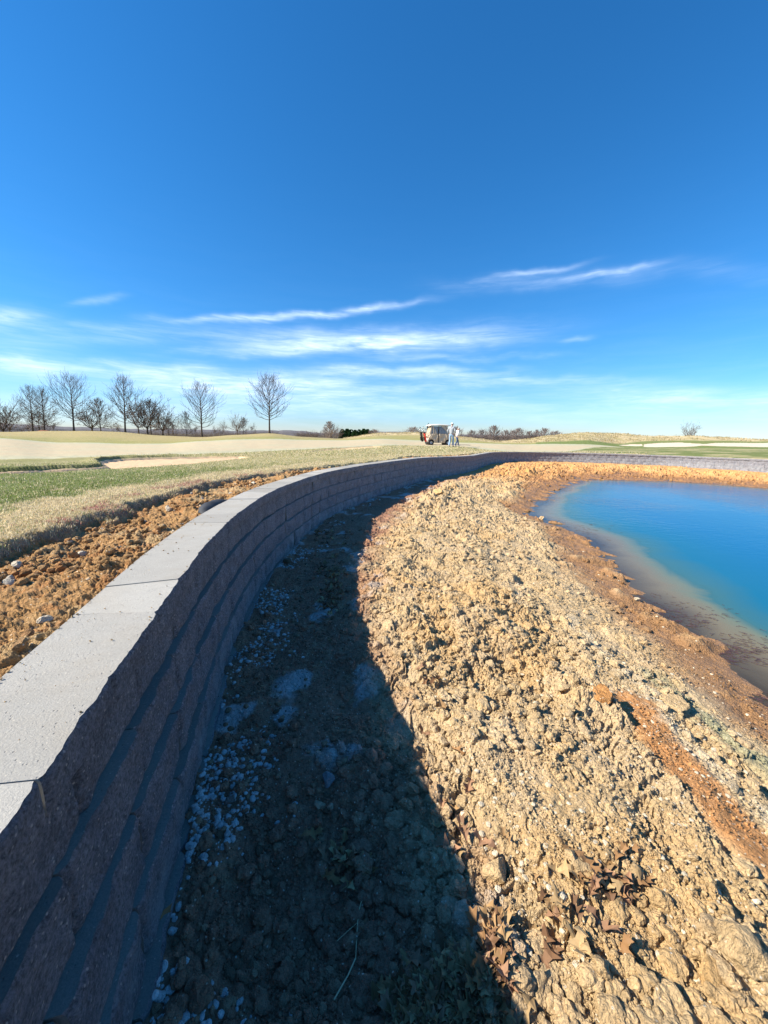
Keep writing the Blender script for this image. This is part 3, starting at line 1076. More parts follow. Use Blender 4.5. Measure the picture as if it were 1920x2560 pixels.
# ------------------------------------------------------------------ build the lower ground
def build_low():
    th = np.concatenate([np.linspace(-math.pi, -.86, 130, endpoint=False), np.linspace(-.86, .86, 1150, endpoint=False), np.linspace(.86, math.pi, 130, endpoint=False)])
    rr = np.concatenate([[.02, .1, .2, .3, .4, .48], np.exp(np.linspace(math.log(.55), math.log(6), 900, endpoint=False)), np.exp(np.linspace(math.log(6), math.log(38), 430))])
    T, R = np.meshgrid(th, rr, indexing='xy')     # rows r, cols th
    x = (R * np.sin(T)).ravel()
    y = (R * np.cos(T)).ravel()
    ok = samp(WD, x, y) > -.16
    ok &= (x > GX[0] + 1) & (x < GX[-1] - 1) & (y > GY[0] + 1) & (y < GY[-1] - 1)
    z = np.zeros_like(x)
    c = np.zeros((len(x), 3))
    wet = np.zeros_like(x)
    xs, ys = x[ok], y[ok]
    for a in range(0, len(xs), 300000):
        b = slice(a, a + 300000)
        zz, q = low_ground(xs[b], ys[b])
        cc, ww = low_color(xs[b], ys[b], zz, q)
        idx = np.nonzero(ok)[0][b]
        z[idx], c[idx], wet[idx] = zz, cc, ww
    nr, nc = R.shape
    F = grid_faces(nr, nc, None, wrap=True).reshape(-1, 4)
    F = F[ok[F].all(1)]
    V = np.stack([x, y, z + EYE], 1)
    V, F, c, wet = sub_mesh(V, F, c, wet)
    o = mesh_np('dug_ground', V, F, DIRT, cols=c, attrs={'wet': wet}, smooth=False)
    tag(o, kind='structure')
    return o


build_low()


# ------------------------------------------------------------------ build the land above
def build_up():
    T, R = np.meshgrid(TH, RR, indexing='ij')
    x = (R * np.sin(T)).ravel()
    y = (R * np.cos(T)).ravel()
    inside = (x > GX[0] + .5) & (x < GX[-1] - .5) & (y > GY[0] + .5) & (y < GY[-1] - .5)
    dwi = np.where(inside, -samp(WD, x, y), 50)
    ok = dwi > .27
    z = np.zeros_like(x)
    c = np.zeros((len(x), 3))
    zone = np.zeros(len(x), dtype=int)
    idx_all = np.nonzero(ok)[0]
    for a in range(0, len(idx_all), 300000):
        idx = idx_all[a:a + 300000]
        zz, q = up_ground(x[idx], y[idx])
        cc, zo = up_color(x[idx], y[idx], zz, q)
        z[idx], c[idx], zone[idx] = zz, cc, zo
    F = grid_faces(len(TH), len(RR)).reshape(-1, 4)
    F = F[ok[F].all(1)]
    F = F[:, ::-1]
    V = np.stack([x, y, z + EYE], 1)
    fz = zone[F].max(1)
    # a face belongs to sand or fairway only if most of its corners do
    for name, zid, mat in (('rough_grass', 0, GRASS_G), ('fairway', 1, FAIRWAY), ('bunker_sand', 2, SAND), ('bare_soil_strip', 3, DIRT), ('distant_land', 4, GRASS_G)):
        f = F[fz == zid]
        v2, f2, c2 = sub_mesh(V, f, c)
        if zid == 2:
            pass
        o = mesh_np(name, v2, f2, mat, cols=c2, attrs={'wet': np.zeros(len(v2))}, smooth=True)
        tag(o, kind='structure')


build_up()


# ------------------------------------------------------------------ pond water
def build_water():
    m, t, bs, pos, out = new_mat('pond_water')
    d = t.new('ShaderNodeAttribute', attribute_name='depth').outputs['Fac']
    t.n.remove(bs)
    n = t.noise(pos, .9, 4.0, .6, .6)
    dn = t.math('ADD', d, t.math('MULTIPLY', t.math('SUBTRACT', n, .5), .22))
    # dyed water: scattered light from below the surface, browner where it is shallow
    colr = t.ramp(dn, [(0.0, (.36, .27, .15)), (.14, (.33, .27, .15)), (.22, (.19, .22, .14)), (.28, (.045, .135, .135)), (.5, (.008, .125, .21)), (1.0, (.003, .115, .25))])
    dif = t.new('ShaderNodeBsdfDiffuse')
    t.l.new(colr, dif.inputs['Color'])
    tr = t.new('ShaderNodeBsdfTransparent')
    tr.inputs['Color'].default_value = (.80, .78, .70, 1)
    opac = t.ramp(dn, [(0.0, 0.15), (.10, .42), (.22, .75), (.30, .98), (.5, 1.0)])
    mx = t.new('ShaderNodeMixShader')
    t.l.new(opac, mx.inputs[0])
    t.l.new(tr.outputs[0], mx.inputs[1])
    t.l.new(dif.outputs[0], mx.inputs[2])
    gl = t.new('ShaderNodeBsdfGlossy')
    gl.inputs['Roughness'].default_value = .04
    fr = t.new('ShaderNodeFresnel')
    fr.inputs['IOR'].default_value = 1.33
    mp = t.new('ShaderNodeMapping')
    t.l.new(pos, mp.inputs[0])
    mp.inputs['Scale'].default_value = (1.0, 2.2, 1.0)
    mp.inputs['Rotation'].default_value = (0, 0, .3)
    wv = t.math('ADD', t.math('MULTIPLY', t.noise(mp.outputs[0], 3.2, 4.0, .6), .020), t.math('MULTIPLY', t.noise(mp.outputs[0], 14.0, 3.0, .6), .0025))
    # breeze reaches the far side, the near side lies calm
    sp = t.new('ShaderNodeSeparateXYZ')
    t.l.new(pos, sp.inputs[0])
    calm = t.math('MULTIPLY', t.ramp(t.math('DIVIDE', sp.outputs[1], 20.0), [(.25, .05), (.8, 1.0)]), t.ramp(t.noise(pos, .25, 2.0), [(.35, .35), (.6, 1.0)]))
    b = t.new('ShaderNodeBump')
    b.inputs['Distance'].default_value = 1.0
    t.l.new(t.math('MULTIPLY', wv, calm), b.inputs['Height'])
    t.l.new(b.outputs[0], gl.inputs['Normal'])
    t.l.new(b.outputs[0], fr.inputs['Normal'])
    m2 = t.new('ShaderNodeMixShader')
    t.l.new(fr.outputs[0], m2.inputs[0])
    t.l.new(mx.outputs[0], m2.inputs[1])
    t.l.new(gl.outputs[0], m2.inputs[2])
    t.l.new(m2.outputs[0], out.inputs[0])
    gx = np.arange(1.0, 21.5, .07)
    gy = np.arange(-4.5, 20.5, .07)
    X, Y = np.meshgrid(gx, gy, indexing='ij')
    x, y = X.ravel(), Y.ravel()
    ds = samp(SD, x, y)
    ok = ds > -1.6
    z = np.full_like(x, WATER)
    dep = np.clip((ds + .02 + .5 * (fbm(x * .5, y * .5, 2, 3) - .5)) / 3.0 * (1 + .12 * np.maximum(0, y - 9)), 0, 1)
    F = grid_faces(len(gx), len(gy)).reshape(-1, 4)
    F = F[ok[F].all(1)]
    V = np.stack([x, y, z + EYE], 1)
    V, F, dep = sub_mesh(V, F[:, ::-1], dep)
    o = mesh_np('pond_water', V, F, m, attrs={'depth': dep}, smooth=True)
    tag(o, kind='structure')


build_water()


# ------------------------------------------------------------------ the retaining wall
def block_loft(s0, s1, off, ztop_off, h, depth, nx, nz, rough, seed, skew0=0.0, skew1=0.0, gap=.0035, curve=False):
    """one block between two stations of the wall; returns verts, quads, material ids"""
    p0, n0 = wall_at(s0)
    p1, n1 = wall_at(s1)
    n0 = np.array([n0[0], n0[1]])
    n1 = np.array([n1[0], n1[1]])
    f0 = p0[:2] + n0 * off
    f1 = p1[:2] + n1 * off
    b0 = p0[:2] + n0 * (off - depth)
    b1 = p1[:2] + n1 * (off - depth)
    t = (f1 - f0) / (np.linalg.norm(f1 - f0) + 1e-9)
    nn = np.array([t[1], -t[0]])
    f0, f1 = f0 + t * gap, f1 - t * gap
    b0, b1 = b0 + t * (gap + skew0), b1 + t * (-gap + skew1)
    z0, z1 = p0[2] + ztop_off, p1[2] + ztop_off
    rs = np.random.RandomState(seed)
    ox, oy = rs.rand(2) * 50
    L = np.linalg.norm(f1 - f0)
    tilt = (rs.rand() - .5) * .006
    U = np.linspace(0, 1, nx + 1)
    W = np.linspace(0, 1, nz + 1)
    rows = []
    # bottom back, front grid, top back
    zb = (z0 + (z1 - z0) * U)
    rows.append(np.column_stack([b0[None, :] + (b1 - b0)[None, :] * U[:, None], zb - h]))
    for w in W:
        edge = np.minimum(U, 1 - U) * L
        ch = np.clip(1 - edge / .018, 0, 1) ** 1.4 * (.014 if depth < .25 else .008)
        zc = min(w, 1 - w) * h
        lip = max(0, 1 - zc / .014) ** 1.5 * .007
        if rough > 0:
            nu = fbm(U * L * 9 + ox, np.full_like(U, w * h * 9) + oy, 4, seed % 5, .6)
            nu2 = fbm(U * L * 3 + oy, np.full_like(U, w * h * 4) + ox, 2, (seed + 3) % 5)
            d = (nu - .5) * rough * 1.6 + (nu2 - .5) * rough * .7
        else:
            d = 0
        d = d - ch - lip + tilt * (w - .5)
        jz = 0
        if rough > 0 and (w == 0 or w == 1):
            jz = (fbm(U * L * 24 + ox, np.full_like(U, w * 7.), 3, 2) - .5) * .006 * (-1 if w == 1 else 1)
            if w == 1:
                jz = -np.abs(jz)
                d = d + (fbm(U * L * 30 + oy, np.full_like(U, 3.), 3, 4) - .5) * .008
        P = f0[None, :] + (f1 - f0)[None, :] * U[:, None] + nn[None, :] * np.reshape(d, (-1, 1))
        rows.append(np.column_stack([P, zb - h + w * h + jz]))
    rows.append(np.column_stack([b0[None, :] + (b1 - b0)[None, :] * U[:, None], zb]))
    V = np.concatenate(rows)
    nr, nc = len(rows), nx + 1
    V[:, 2] += EYE
    F, M = [], []
    for a in range(nr):
        b = (a + 1) % nr
        mat = 0 if 1 <= a < nr - 2 else 1
        for c in range(nx):
            F.append((a * nc + c, a * nc + c + 1, b * nc + c + 1, b * nc + c))
            M.append(mat)
    # ends as quads fanned from the back
    for c, flip in ((0, False), (nx, True)):
        bb, tb = c, (nr - 1) * nc + c
        for a in range(1, nr - 2):
            q = [bb if a < nr // 2 else tb, a * nc + c, (a + 1) * nc + c]
            q = q if not flip else q[::-1]
            F.append(tuple(q) + (q[-1],))
            M.append(1)
        mid = nr // 2
        q = [bb, mid * nc + c, tb]
        q = q if not flip else q[::-1]
        F.append(tuple(q) + (q[-1],))
        M.append(1)
    return V, F, M


LEDGE = TOP.copy()  # same block top, darkened so the colour carries the ledges' shade
LEDGE.name = 'shaded_block_ledge'
for _n in LEDGE.node_tree.nodes:
    if _n.type == 'MATH' and _n.operation == 'MULTIPLY_ADD' and abs(_n.inputs[1].default_value - .60) < 1e-4:
        _n.inputs[2].default_value = .28


def blocks_to_mesh(name, blocks, parent, top=None):
    vs, fs, ms, tn = [], [], [], []
    n = 0
    for k, (V, F, M) in enumerate(blocks):
        vs.append(V)
        fs += [tuple(i + n for i in f) for f in F]
        ms += M
        n += len(V)
        tn.append(np.full(len(V), random.random()))
    V = np.concatenate(vs)
    quads = [(f, m) for f, m in zip(fs, ms) if f[2] != f[3]]
    tris = [(f[:3], m) for f, m in zip(fs, ms) if f[2] == f[3]]
    FF = [np.array([f for f, m in quads])]
    mi = [m for f, m in quads]
    if tris:
        FF.append(np.array([f for f, m in tris]))
        mi += [m for f, m in tris]
    o = mesh_np(name, V, FF, [SPLIT, top or TOP], parent=parent, attrs={'tone': np.concatenate(tn)}, smooth=False, mi=mi)
    return o


def build_wall():
    p, _ = wall_at(S_NEAR)
    root = empty('retaining_wall', (0, 0, 0))
    tag(root, 'long curving retaining wall of grey split-face concrete blocks around the pond', 'retaining wall')
    # coping stones: tapered units laid alternately
    s, j, caps = 0.0, 0, []
    joints = []
    while s < WLEN - .3:
        L = .43 if j % 2 == 0 else .35
        joints.append((s, s + L, .035 if j % 2 else -.035, -.035 if j % 2 else .035))
        s += L
        j += 1
    def dist(sa):
        q, _ = wall_at(sa)
        return math.hypot(q[0], q[1])
    def in_view(sa):
        q, _ = wall_at(sa)
        a = math.atan2(q[0], q[1])
        return q[1] > .1 and abs(a) < math.radians(50)
    order = sorted([i for i, jj in enumerate(joints) if in_view(jj[0] + .2)], key=lambda i: dist(joints[i][0]))
    own = set(order[:100])
    rest = []
    for i, (a, b, k0, k1) in enumerate(joints):
        d = dist((a + b) / 2)
        nx, nz = (48, 10) if d < 2.2 else ((24, 6) if d < 5 else ((8, 3) if d < 12 else (3, 2)))
        blk = block_loft(a, b, 0.0, (RS.rand() - .5) * .006, .10, .305, nx, nz, .010, 1000 + i, k0, k1, gap=.0013)
        if i in own:
            blocks_to_mesh('cap_stone', [blk], root)
        else:
            rest.append(blk)
    o = blocks_to_mesh('coping', rest, root)
    tag(o, kind='stuff')
    offs = [-.040, -.010, .022, .050, .080]
    for c in range(5):
        s = (0.457 / 2 if c % 2 else 0.0) + .09 * c
        s0 = s
        bl = []
        i = 0
        while s < WLEN + s0 - .3:
            d = dist(s + .23)
            nx, nz = (48, 18) if d < 2.4 else ((20, 8) if d < 5 else ((8, 4) if d < 12 else (3, 2)))
            vis = in_view(s) or in_view(s + .45) or d < 3
            if not vis:
                nx, nz = 2, 1
            bl.append(block_loft(s, s + .457, offs[c] + (RS.rand() - .5) * .006, -.10 - .2 * c, .2, .22, nx, nz, .020 if d < 12 else .014, 3000 + c * 400 + i, gap=.0040))
            s += .457
            i += 1
        blocks_to_mesh('block_course', bl, root, LEDGE)


S_NEAR = 0
build_wall()

# ------------------------------------------------------------------ loose lumps, gravel, leaves
ICO = {}


def ico(level):
    if level in ICO:
        return ICO[level]
    import bmesh
    bm = bmesh.new()
    bmesh.ops.create_icosphere(bm, subdivisions=level, radius=1.0)
    V = np.array([v.co[:] for v in bm.verts])
    F = np.array([[v.index for v in f.verts] for f in bm.faces])
    bm.free()
    ICO[level] = (V, F)
    return ICO[level]


def rock_templates(level, n, seed, planes=9, rough=.12, cut=.55):
    """angular lumps: a sphere cut by random planes, then roughened"""
    rs = np.random.RandomState(seed)
    V, F = ico(level)
    out = []
    for _ in range(n):
        P = rs.normal(size=(planes, 3))
        P /= np.linalg.norm(P, axis=1)[:, None]
        d = cut + .4 * rs.rand(planes)
        dots = V @ P.T
        lim = np.where(dots > 1e-3, d[None, :] / np.maximum(dots, 1e-3), 9)
        r = np.minimum(1.0, lim.min(1))
        q = V * 2.0 + rs.rand(3) * 20
        nz = (fbm(q[:, 0] + q[:, 2] * .7, q[:, 1] - q[:, 2] * .6, 4, 2, .6) - .5)
        r = r * (1 + rough * 2 * nz)
        out.append(V * r[:, None] * (np.array([1, .85, .7]) + .15 * rs.rand(3))[None, :])
    return out, F


def scatter(name, xs, ys, zs, size, tmpl, mat, cols, flat=1.0, sink=.3, smooth=False, kind='stuff', parent=None, upright=False):
    T, F = tmpl
    n = len(xs)
    rs = np.random.RandomState(len(xs))
    k = rs.randint(0, len(T), n)
    TT = np.stack(T)[k]                                     # n, v, 3
    nv = TT.shape[1]
    a = rs.rand(n) * 6.283
    tl = (rs.rand(n) - .5) * (1.6 if not upright else .5)
    tb = rs.rand(n) * 6.283
    # tilt about a horizontal axis, then spin
    ax = np.stack([np.cos(tb), np.sin(tb), np.zeros(n)], 1)
    c, s = np.cos(tl)[:, None, None], np.sin(tl)[:, None, None]
    axb = ax[:, None, :]
    cr = np.cross(np.broadcast_to(axb, TT.shape), TT)
    dt = (TT * axb).sum(2, keepdims=True)
    R = TT * c + cr * s + axb * dt * (1 - c)
    ca, sa = np.cos(a)[:, None], np.sin(a)[:, None]
    X = R[..., 0] * ca - R[..., 1] * sa
    Y = R[..., 0] * sa + R[..., 1] * ca
    sz = size[:, None]
    V = np.stack([xs[:, None] + X * sz, ys[:, None] + Y * sz, zs[:, None] + EYE + R[..., 2] * sz * flat + sz * (1 - sink) * .5 * flat], -1).reshape(-1, 3)
    FF = (F[None] + (np.arange(n) * nv)[:, None, None]).reshape(-1, 3)
    C = np.repeat(cols, nv, axis=0)
    o = mesh_np(name, V, FF, mat, parent=parent, cols=C, attrs={'wet': np.zeros(len(V))}, smooth=smooth)
    if kind:
        tag(o, kind=kind)
    return o


def rand_polar(n, rmin, rmax, a0, a1, rs, p=1.0):
    """positions thinning out with distance"""
    r = rmin * (rmax / rmin) ** (rs.rand(n) ** p)
    t = a0 + (a1 - a0) * rs.rand(n)
    return r * np.sin(t), r * np.cos(t), r


def scatter_all():
    rs = np.random.RandomState(5)
    # lumps of dried soil on the dug bank
    x, y, r = rand_polar(52000, .6, 26, -.8, .95, rs)
    dw, ds = samp(WD, x, y), -samp(SD, x, y)
    s = dw / (dw + np.maximum(ds, 0) + 1e-3)
    dens = fbm(x * 1.5, y * 1.5, 3, 6)
    ok = (dw > .12) & (ds > .12) & (dens + .22 * rs.rand(len(x)) > .555) & (rs.rand(len(x)) < .25 + .75 * sstep(.12, .35, s) * (1 - .75 * sstep(.6, .9, s)))
    x, y, r = x[ok], y[ok], r[ok]
    m_or = band_mask(x, y, ORANGE_STREAK, .12, .05) > .5
    x, y, r = x[~m_or], y[~m_or], r[~m_or]
    size = (.004 + .030 * rs.rand(len(x)) ** 6) * (1 + .09 * r)
    z, q = low_ground(x, y)
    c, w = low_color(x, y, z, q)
    c = c * (.86 + .28 * rs.rand(len(x)))[:, None]
    big = size > .013
    scatter('soil_lumps', x[big], y[big], z[big], size[big], rock_templates(3, 16, 3, planes=7, rough=.42), DIRT, c[big], sink=.75, smooth=False)
    scatter('soil_crumbs', x[~big], y[~big], z[~big], size[~big], rock_templates(2, 14, 4, planes=6, rough=.3), DIRT, c[~big], sink=.4, smooth=False)
    # fine angular crumbs, near only
    x, y, r = rand_polar(60000, .7, 5.5, -.5, .95, rs)
    dw, ds = samp(WD, x, y), -samp(SD, x, y)
    s = dw / (dw + np.maximum(ds, 0) + 1e-3)
    ok = (dw > .15) & (ds > .2) & (fbm(x * 5, y * 5, 3, 3) + .3 * rs.rand(len(x)) > .60)
    x, y, r = x[ok], y[ok], r[ok]
    size = (.0018 + .0050 * rs.rand(len(x)) ** 2.2) * (1 + .16 * r)
    z, q = low_ground(x, y)
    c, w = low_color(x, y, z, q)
    c = c * (.75 + .5 * rs.rand(len(x)))[:, None]
    scatter('fine_crumbs', x, y, z, size, rock_templates(1, 12, 44, planes=5, rough=.2), DIRT, c, sink=.1)
    # pale chert pebbles over the sunlit heap
    x, y, r = rand_polar(9000, .6, 16, -.8, .95, rs)
    dw, ds = samp(WD, x, y), -samp(SD, x, y)
    s = dw / (dw + np.maximum(ds, 0) + 1e-3)
    ok = (dw > .25) & (ds > .15) & (s > .3) & (fbm(x * 1.2, y * 1.2, 3, 2) + .3 * rs.rand(len(x)) > .70)
    x, y, r = x[ok], y[ok], r[ok]
    size = (.003 + .010 * rs.rand(len(x)) ** 4) * (1 + .07 * r)
    z, q = low_ground(x, y)
    c = np.array([.68, .58, .42])[None] * (.75 + .3 * rs.rand(len(x)))[:, None]
    scatter('pale_pebbles', x, y, z, size, rock_templates(2, 8, 8, planes=7, rough=.05), STONE, c, flat=.7, sink=.75)
    # white crushed stone spilled along the foot of the wall
    n = 9000
    ss = rs.rand(n)
    path_s = S0 + (S1 - S0) * ss ** 1.9
    P = np.array([wall_at(v)[0] for v in path_s])
    Nn = np.array([wall_at(v)[1] for v in path_s])
    lat = .07 + np.abs(rs.normal(size=n)) * .16 * (1 + .3 * (P[:, 1] > 2))
    x, y = P[:, 0] + Nn[:, 0] * lat, P[:, 1] + Nn[:, 1] * lat
    patch = fbm(x * 2.6 + 3, y * 2.6, 3, 4)
    near_patch = np.exp(-(((x + .60) / .16) ** 2 + ((y - 1.62) / .34) ** 2)) + np.exp(-(((x + .38) / .10) ** 2 + ((y - 1.36) / .12) ** 2)) + np.exp(-(((x + .98) / .2) ** 2 + ((y - 2.9) / .6) ** 2))
    ok = (patch + .22 * rs.rand(n) + .34 * near_patch > .77 + .12 * (y < 1.15))
    x, y = x[ok], y[ok]
    r = np.hypot(x, y)
    size = (.0035 + .011 * rs.rand(len(x)) ** 2.5) * (1 + .10 * r)
    z, q = low_ground(x, y)
    c = np.array([.62, .62, .60])[None] * (.6 + .4 * rs.rand(len(x)))[:, None]
    scatter('crushed_white_stone', x, y, z, size, rock_templates(2, 10, 12, planes=6, rough=.03), STONE, c, flat=.8, sink=.5)
    # brown gravel in the shade by the wall
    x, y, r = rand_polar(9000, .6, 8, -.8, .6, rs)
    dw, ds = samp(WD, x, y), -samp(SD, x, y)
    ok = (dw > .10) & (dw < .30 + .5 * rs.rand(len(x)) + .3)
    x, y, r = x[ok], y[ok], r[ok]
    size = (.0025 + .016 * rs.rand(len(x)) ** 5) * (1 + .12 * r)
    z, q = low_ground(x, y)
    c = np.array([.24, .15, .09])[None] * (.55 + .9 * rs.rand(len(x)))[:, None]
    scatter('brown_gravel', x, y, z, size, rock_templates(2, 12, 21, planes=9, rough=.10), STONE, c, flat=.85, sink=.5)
    # lumps on the strip behind the coping
    n = 30000
    path_s = S0 - 1 + (S2 - S0 + 1) * rs.rand(n) ** 2.2
    P = np.array([wall_at(v)[0] for v in path_s])
    Nn = np.array([wall_at(v)[1] for v in path_s])
    lat = .32 + rs.rand(n) * .9
    x, y = P[:, 0] - Nn[:, 0] * lat, P[:, 1] - Nn[:, 1] * lat
    ok = (lat < strip_w(x, y) - .06) & (fbm(x * 2, y * 2, 3, 1) + .2 * rs.rand(n) > .62)
    x, y = x[ok], y[ok]
    r = np.hypot(x, y)
    size = (.003 + .024 * rs.rand(len(x)) ** 5) * (1 + .08 * r)
    z, q = up_ground(x, y)
    c, _ = up_color(x, y, z, q)
    c = c * (.8 + .4 * rs.rand(len(x)))[:, None]
    pale = rs.rand(len(x)) < .06
    c[pale] = np.array([.60, .52, .40])
    scatter('soil_strip_lumps', x, y, z, size, rock_templates(2, 12, 31, rough=.2), DIRT, c, sink=.45, smooth=False)


def s_of(x, y):
    d = (WP[:, 0] - x) ** 2 + (WP[:, 1] - y) ** 2
    return WS[d.argmin()]


S0, S1, S2 = s_of(-.62, .45), s_of(1.5, 14.2), s_of(6, 22)
scatter_all()

# single stones large enough to pick out: (px, py, camera z guess, radius m, colour, flat, label)
STONES = [
    ((1835, 2385), .076, (.53, .375, .20), 1.0, 'large pale rough stone at the bottom right corner of the dirt bank'),
    ((1790, 2475), .060, (.56, .36, .16), .8, 'orange-tan stone just below the large pale stone at lower right'),
    ((1505, 1745), .085, (.50, .24, .08), .7, 'rust orange clod in the middle of the sunlit bank nearest the pond'),
    ((1400, 1722), .060, (.53, .375, .20), .75, 'smooth pale tan boulder left of the rust orange clod'),
    ((1690, 1770), .085, (.53, .375, .20), .6, 'flat tan boulder on the bank between the orange clod and the water'),
    ((1093, 1238), .17, (.60, .38, .17), .85, 'lone pale orange boulder standing up on the far part of the dirt bank'),
    ((1354, 1298), .11, (.58, .40, .22), .9, 'pale boulder sitting right at the water edge of the pond'),
    ((820, 1954), .034, (.24, .23, .23), .9, 'large grey stone in the wall shadow beside the white dust patch'),
    ((800, 2013), .026, (.40, .30, .20), .8, 'pale brown stone on the lip of the shaded hollow'),
    ((826, 2020), .020, (.36, .29, .20), .9, 'small tan stone touching the pale brown stone in the shade'),
    ((575, 2003), .030, (.16, .14, .12), .9, 'dark rounded stone in the shade near the wall foot'),
    ((1010, 2180), .011, (.66, .66, .68), .6, 'bright white chip alone in the dark shadow near the bottom'),
    ((1005, 2302), .012, (.62, .62, .66), .7, 'white chip in the dark shadow right of the straw'),
    ((1520, 2535), .045, (.53, .375, .20), .9, 'pale lump beside the black hole at the bottom edge'),
    ((1690, 2530), .055, (.53, .375, .20), .9, 'broad pale lump at the bottom edge right of the black hole'),
    ((1425, 2150), .036, (.53, .375, .20), 1.0, 'upright wedge of dried soil above the leaf litter'),
    ((1445, 2175), .050, (.53, .375, .20), .8, 'blocky tan clod right above the sunlit oak leaves'),
    ((1240, 2190), .058, (.53, .375, .20), 1.0, 'tall cracked clod at the edge of the wall shadow'),
    ((490, 1318 + 0), .0, (.3, .3, .3), .9, ''),
    ((650, 1378), .07, (.17, .14, .11), .9, 'dark stone leaning against the foot of the wall'),
    ((720, 1405), .06, (.20, .16, .11), .9, 'brown rounded stone in the shade out from the wall foot'),
    ((1590, 1500), .05, (.56, .45, .30), .7, 'pale stone on the orange mud flat beside the pond'),
]


def ground_hit(px, py):
    """march the ray through a pixel to the dug ground"""
    d = ray(px, py)
    zc = -1.62
    for _ in range(12):
        p = d * (zc / d[2])
        z, q = low_ground(np.array([p[0]]), np.array([p[1]]))
        zc = .5 * zc + .5 * float(z[0])
    return d * (zc / d[2])


def single_stone(px, py, rad, col, flat, label, seed):
    p = ground_hit(px, py)
    T, F = rock_templates(5, 1, seed, planes=12, rough=.14, cut=.42)
    V = T[0] * rad
    V[:, 2] *= flat
    rs = np.random.RandomState(seed)
    c = np.array(col)[None] * (.8 + .4 * fbm(V[:, 0] * 30 + seed, V[:, 1] * 30 + V[:, 2] * 20, 3, 1))[:, None]
    o = mesh_np('stone', V, F, DIRT if col[0] > .45 and col[2] < .4 else STONE, cols=c, attrs={'wet': np.zeros(len(V))}, smooth=False)
    o.location = (p[0], p[1], p[2] + EYE + rad * flat * (.28 if rad < .06 else .40))
    o.rotation_euler = ((rs.rand() - .5) * .6, (rs.rand() - .5) * .6, rs.rand() * 6)
    tag(o, label, 'stone')


for i, (pp, rad, col, flat, label) in enumerate(STONES):
    if label:
        single_stone(pp[0], pp[1], rad, col, flat, label, 50 + i)


# oak leaves
def leaf_template(seed):
    rs = np.random.RandomState(seed)
    pts = []
    lob = [(0, .05), (.10, .10), (.22, .30), (.30, .12), (.42, .16), (.55, .42), (.62, .17), (.72, .15), (.84, .30), (.88, .10), (1.0, .03)]
    xs = np.array([a for a, b in lob]) * 1.0
    w = np.array([b for a, b in lob]) * (.85 + .3 * rs.rand(len(lob)))
    n = len(xs)
    V = [(x, 0, 0) for x in xs] + [(x + (.06 if ww > .25 else 0), ww, 0) for x, ww in zip(xs, w)] + [(x + (.06 if ww > .25 else 0), -ww, 0) for x, ww in zip(xs, w)]
    V = np.array(V, dtype=float)
    V[:, 0] -= .5
    cu, tw, fo = rs.uniform(-.9, 1.3), rs.uniform(-.8, .8), rs.uniform(-.2, .8)
    V[:, 2] += cu * .28 * V[:, 0] ** 2 * 2 + np.abs(V[:, 1]) * fo * .9 + tw * V[:, 0] * V[:, 1] + .10 * np.sin(V[:, 0] * 9 + rs.rand() * 6) + (V[:, 1] ** 2) * rs.uniform(-1.5, 1.0)
    F = []
    for i in range(n - 1):
        F.append((i, i + 1, n + i + 1, n + i))
        F.append((i + 1, i, 2 * n + i, 2 * n + i + 1))
    V[:, 1] *= .68
    Fq = np.array(F)
    Ft = np.concatenate([Fq[:, [0, 1, 2]], Fq[:, [0, 2, 3]]])
    # stalk
    b = len(V)
    st = np.array([(-.5, .008, 0), (-.5, -.008, 0), (-.78, .006, .05), (-.78, -.006, .05)])
    V = np.concatenate([V, st])
    Ft = np.concatenate([Ft, np.array([(b, b + 1, b + 3), (b, b + 3, b + 2)])])
    return V, Ft


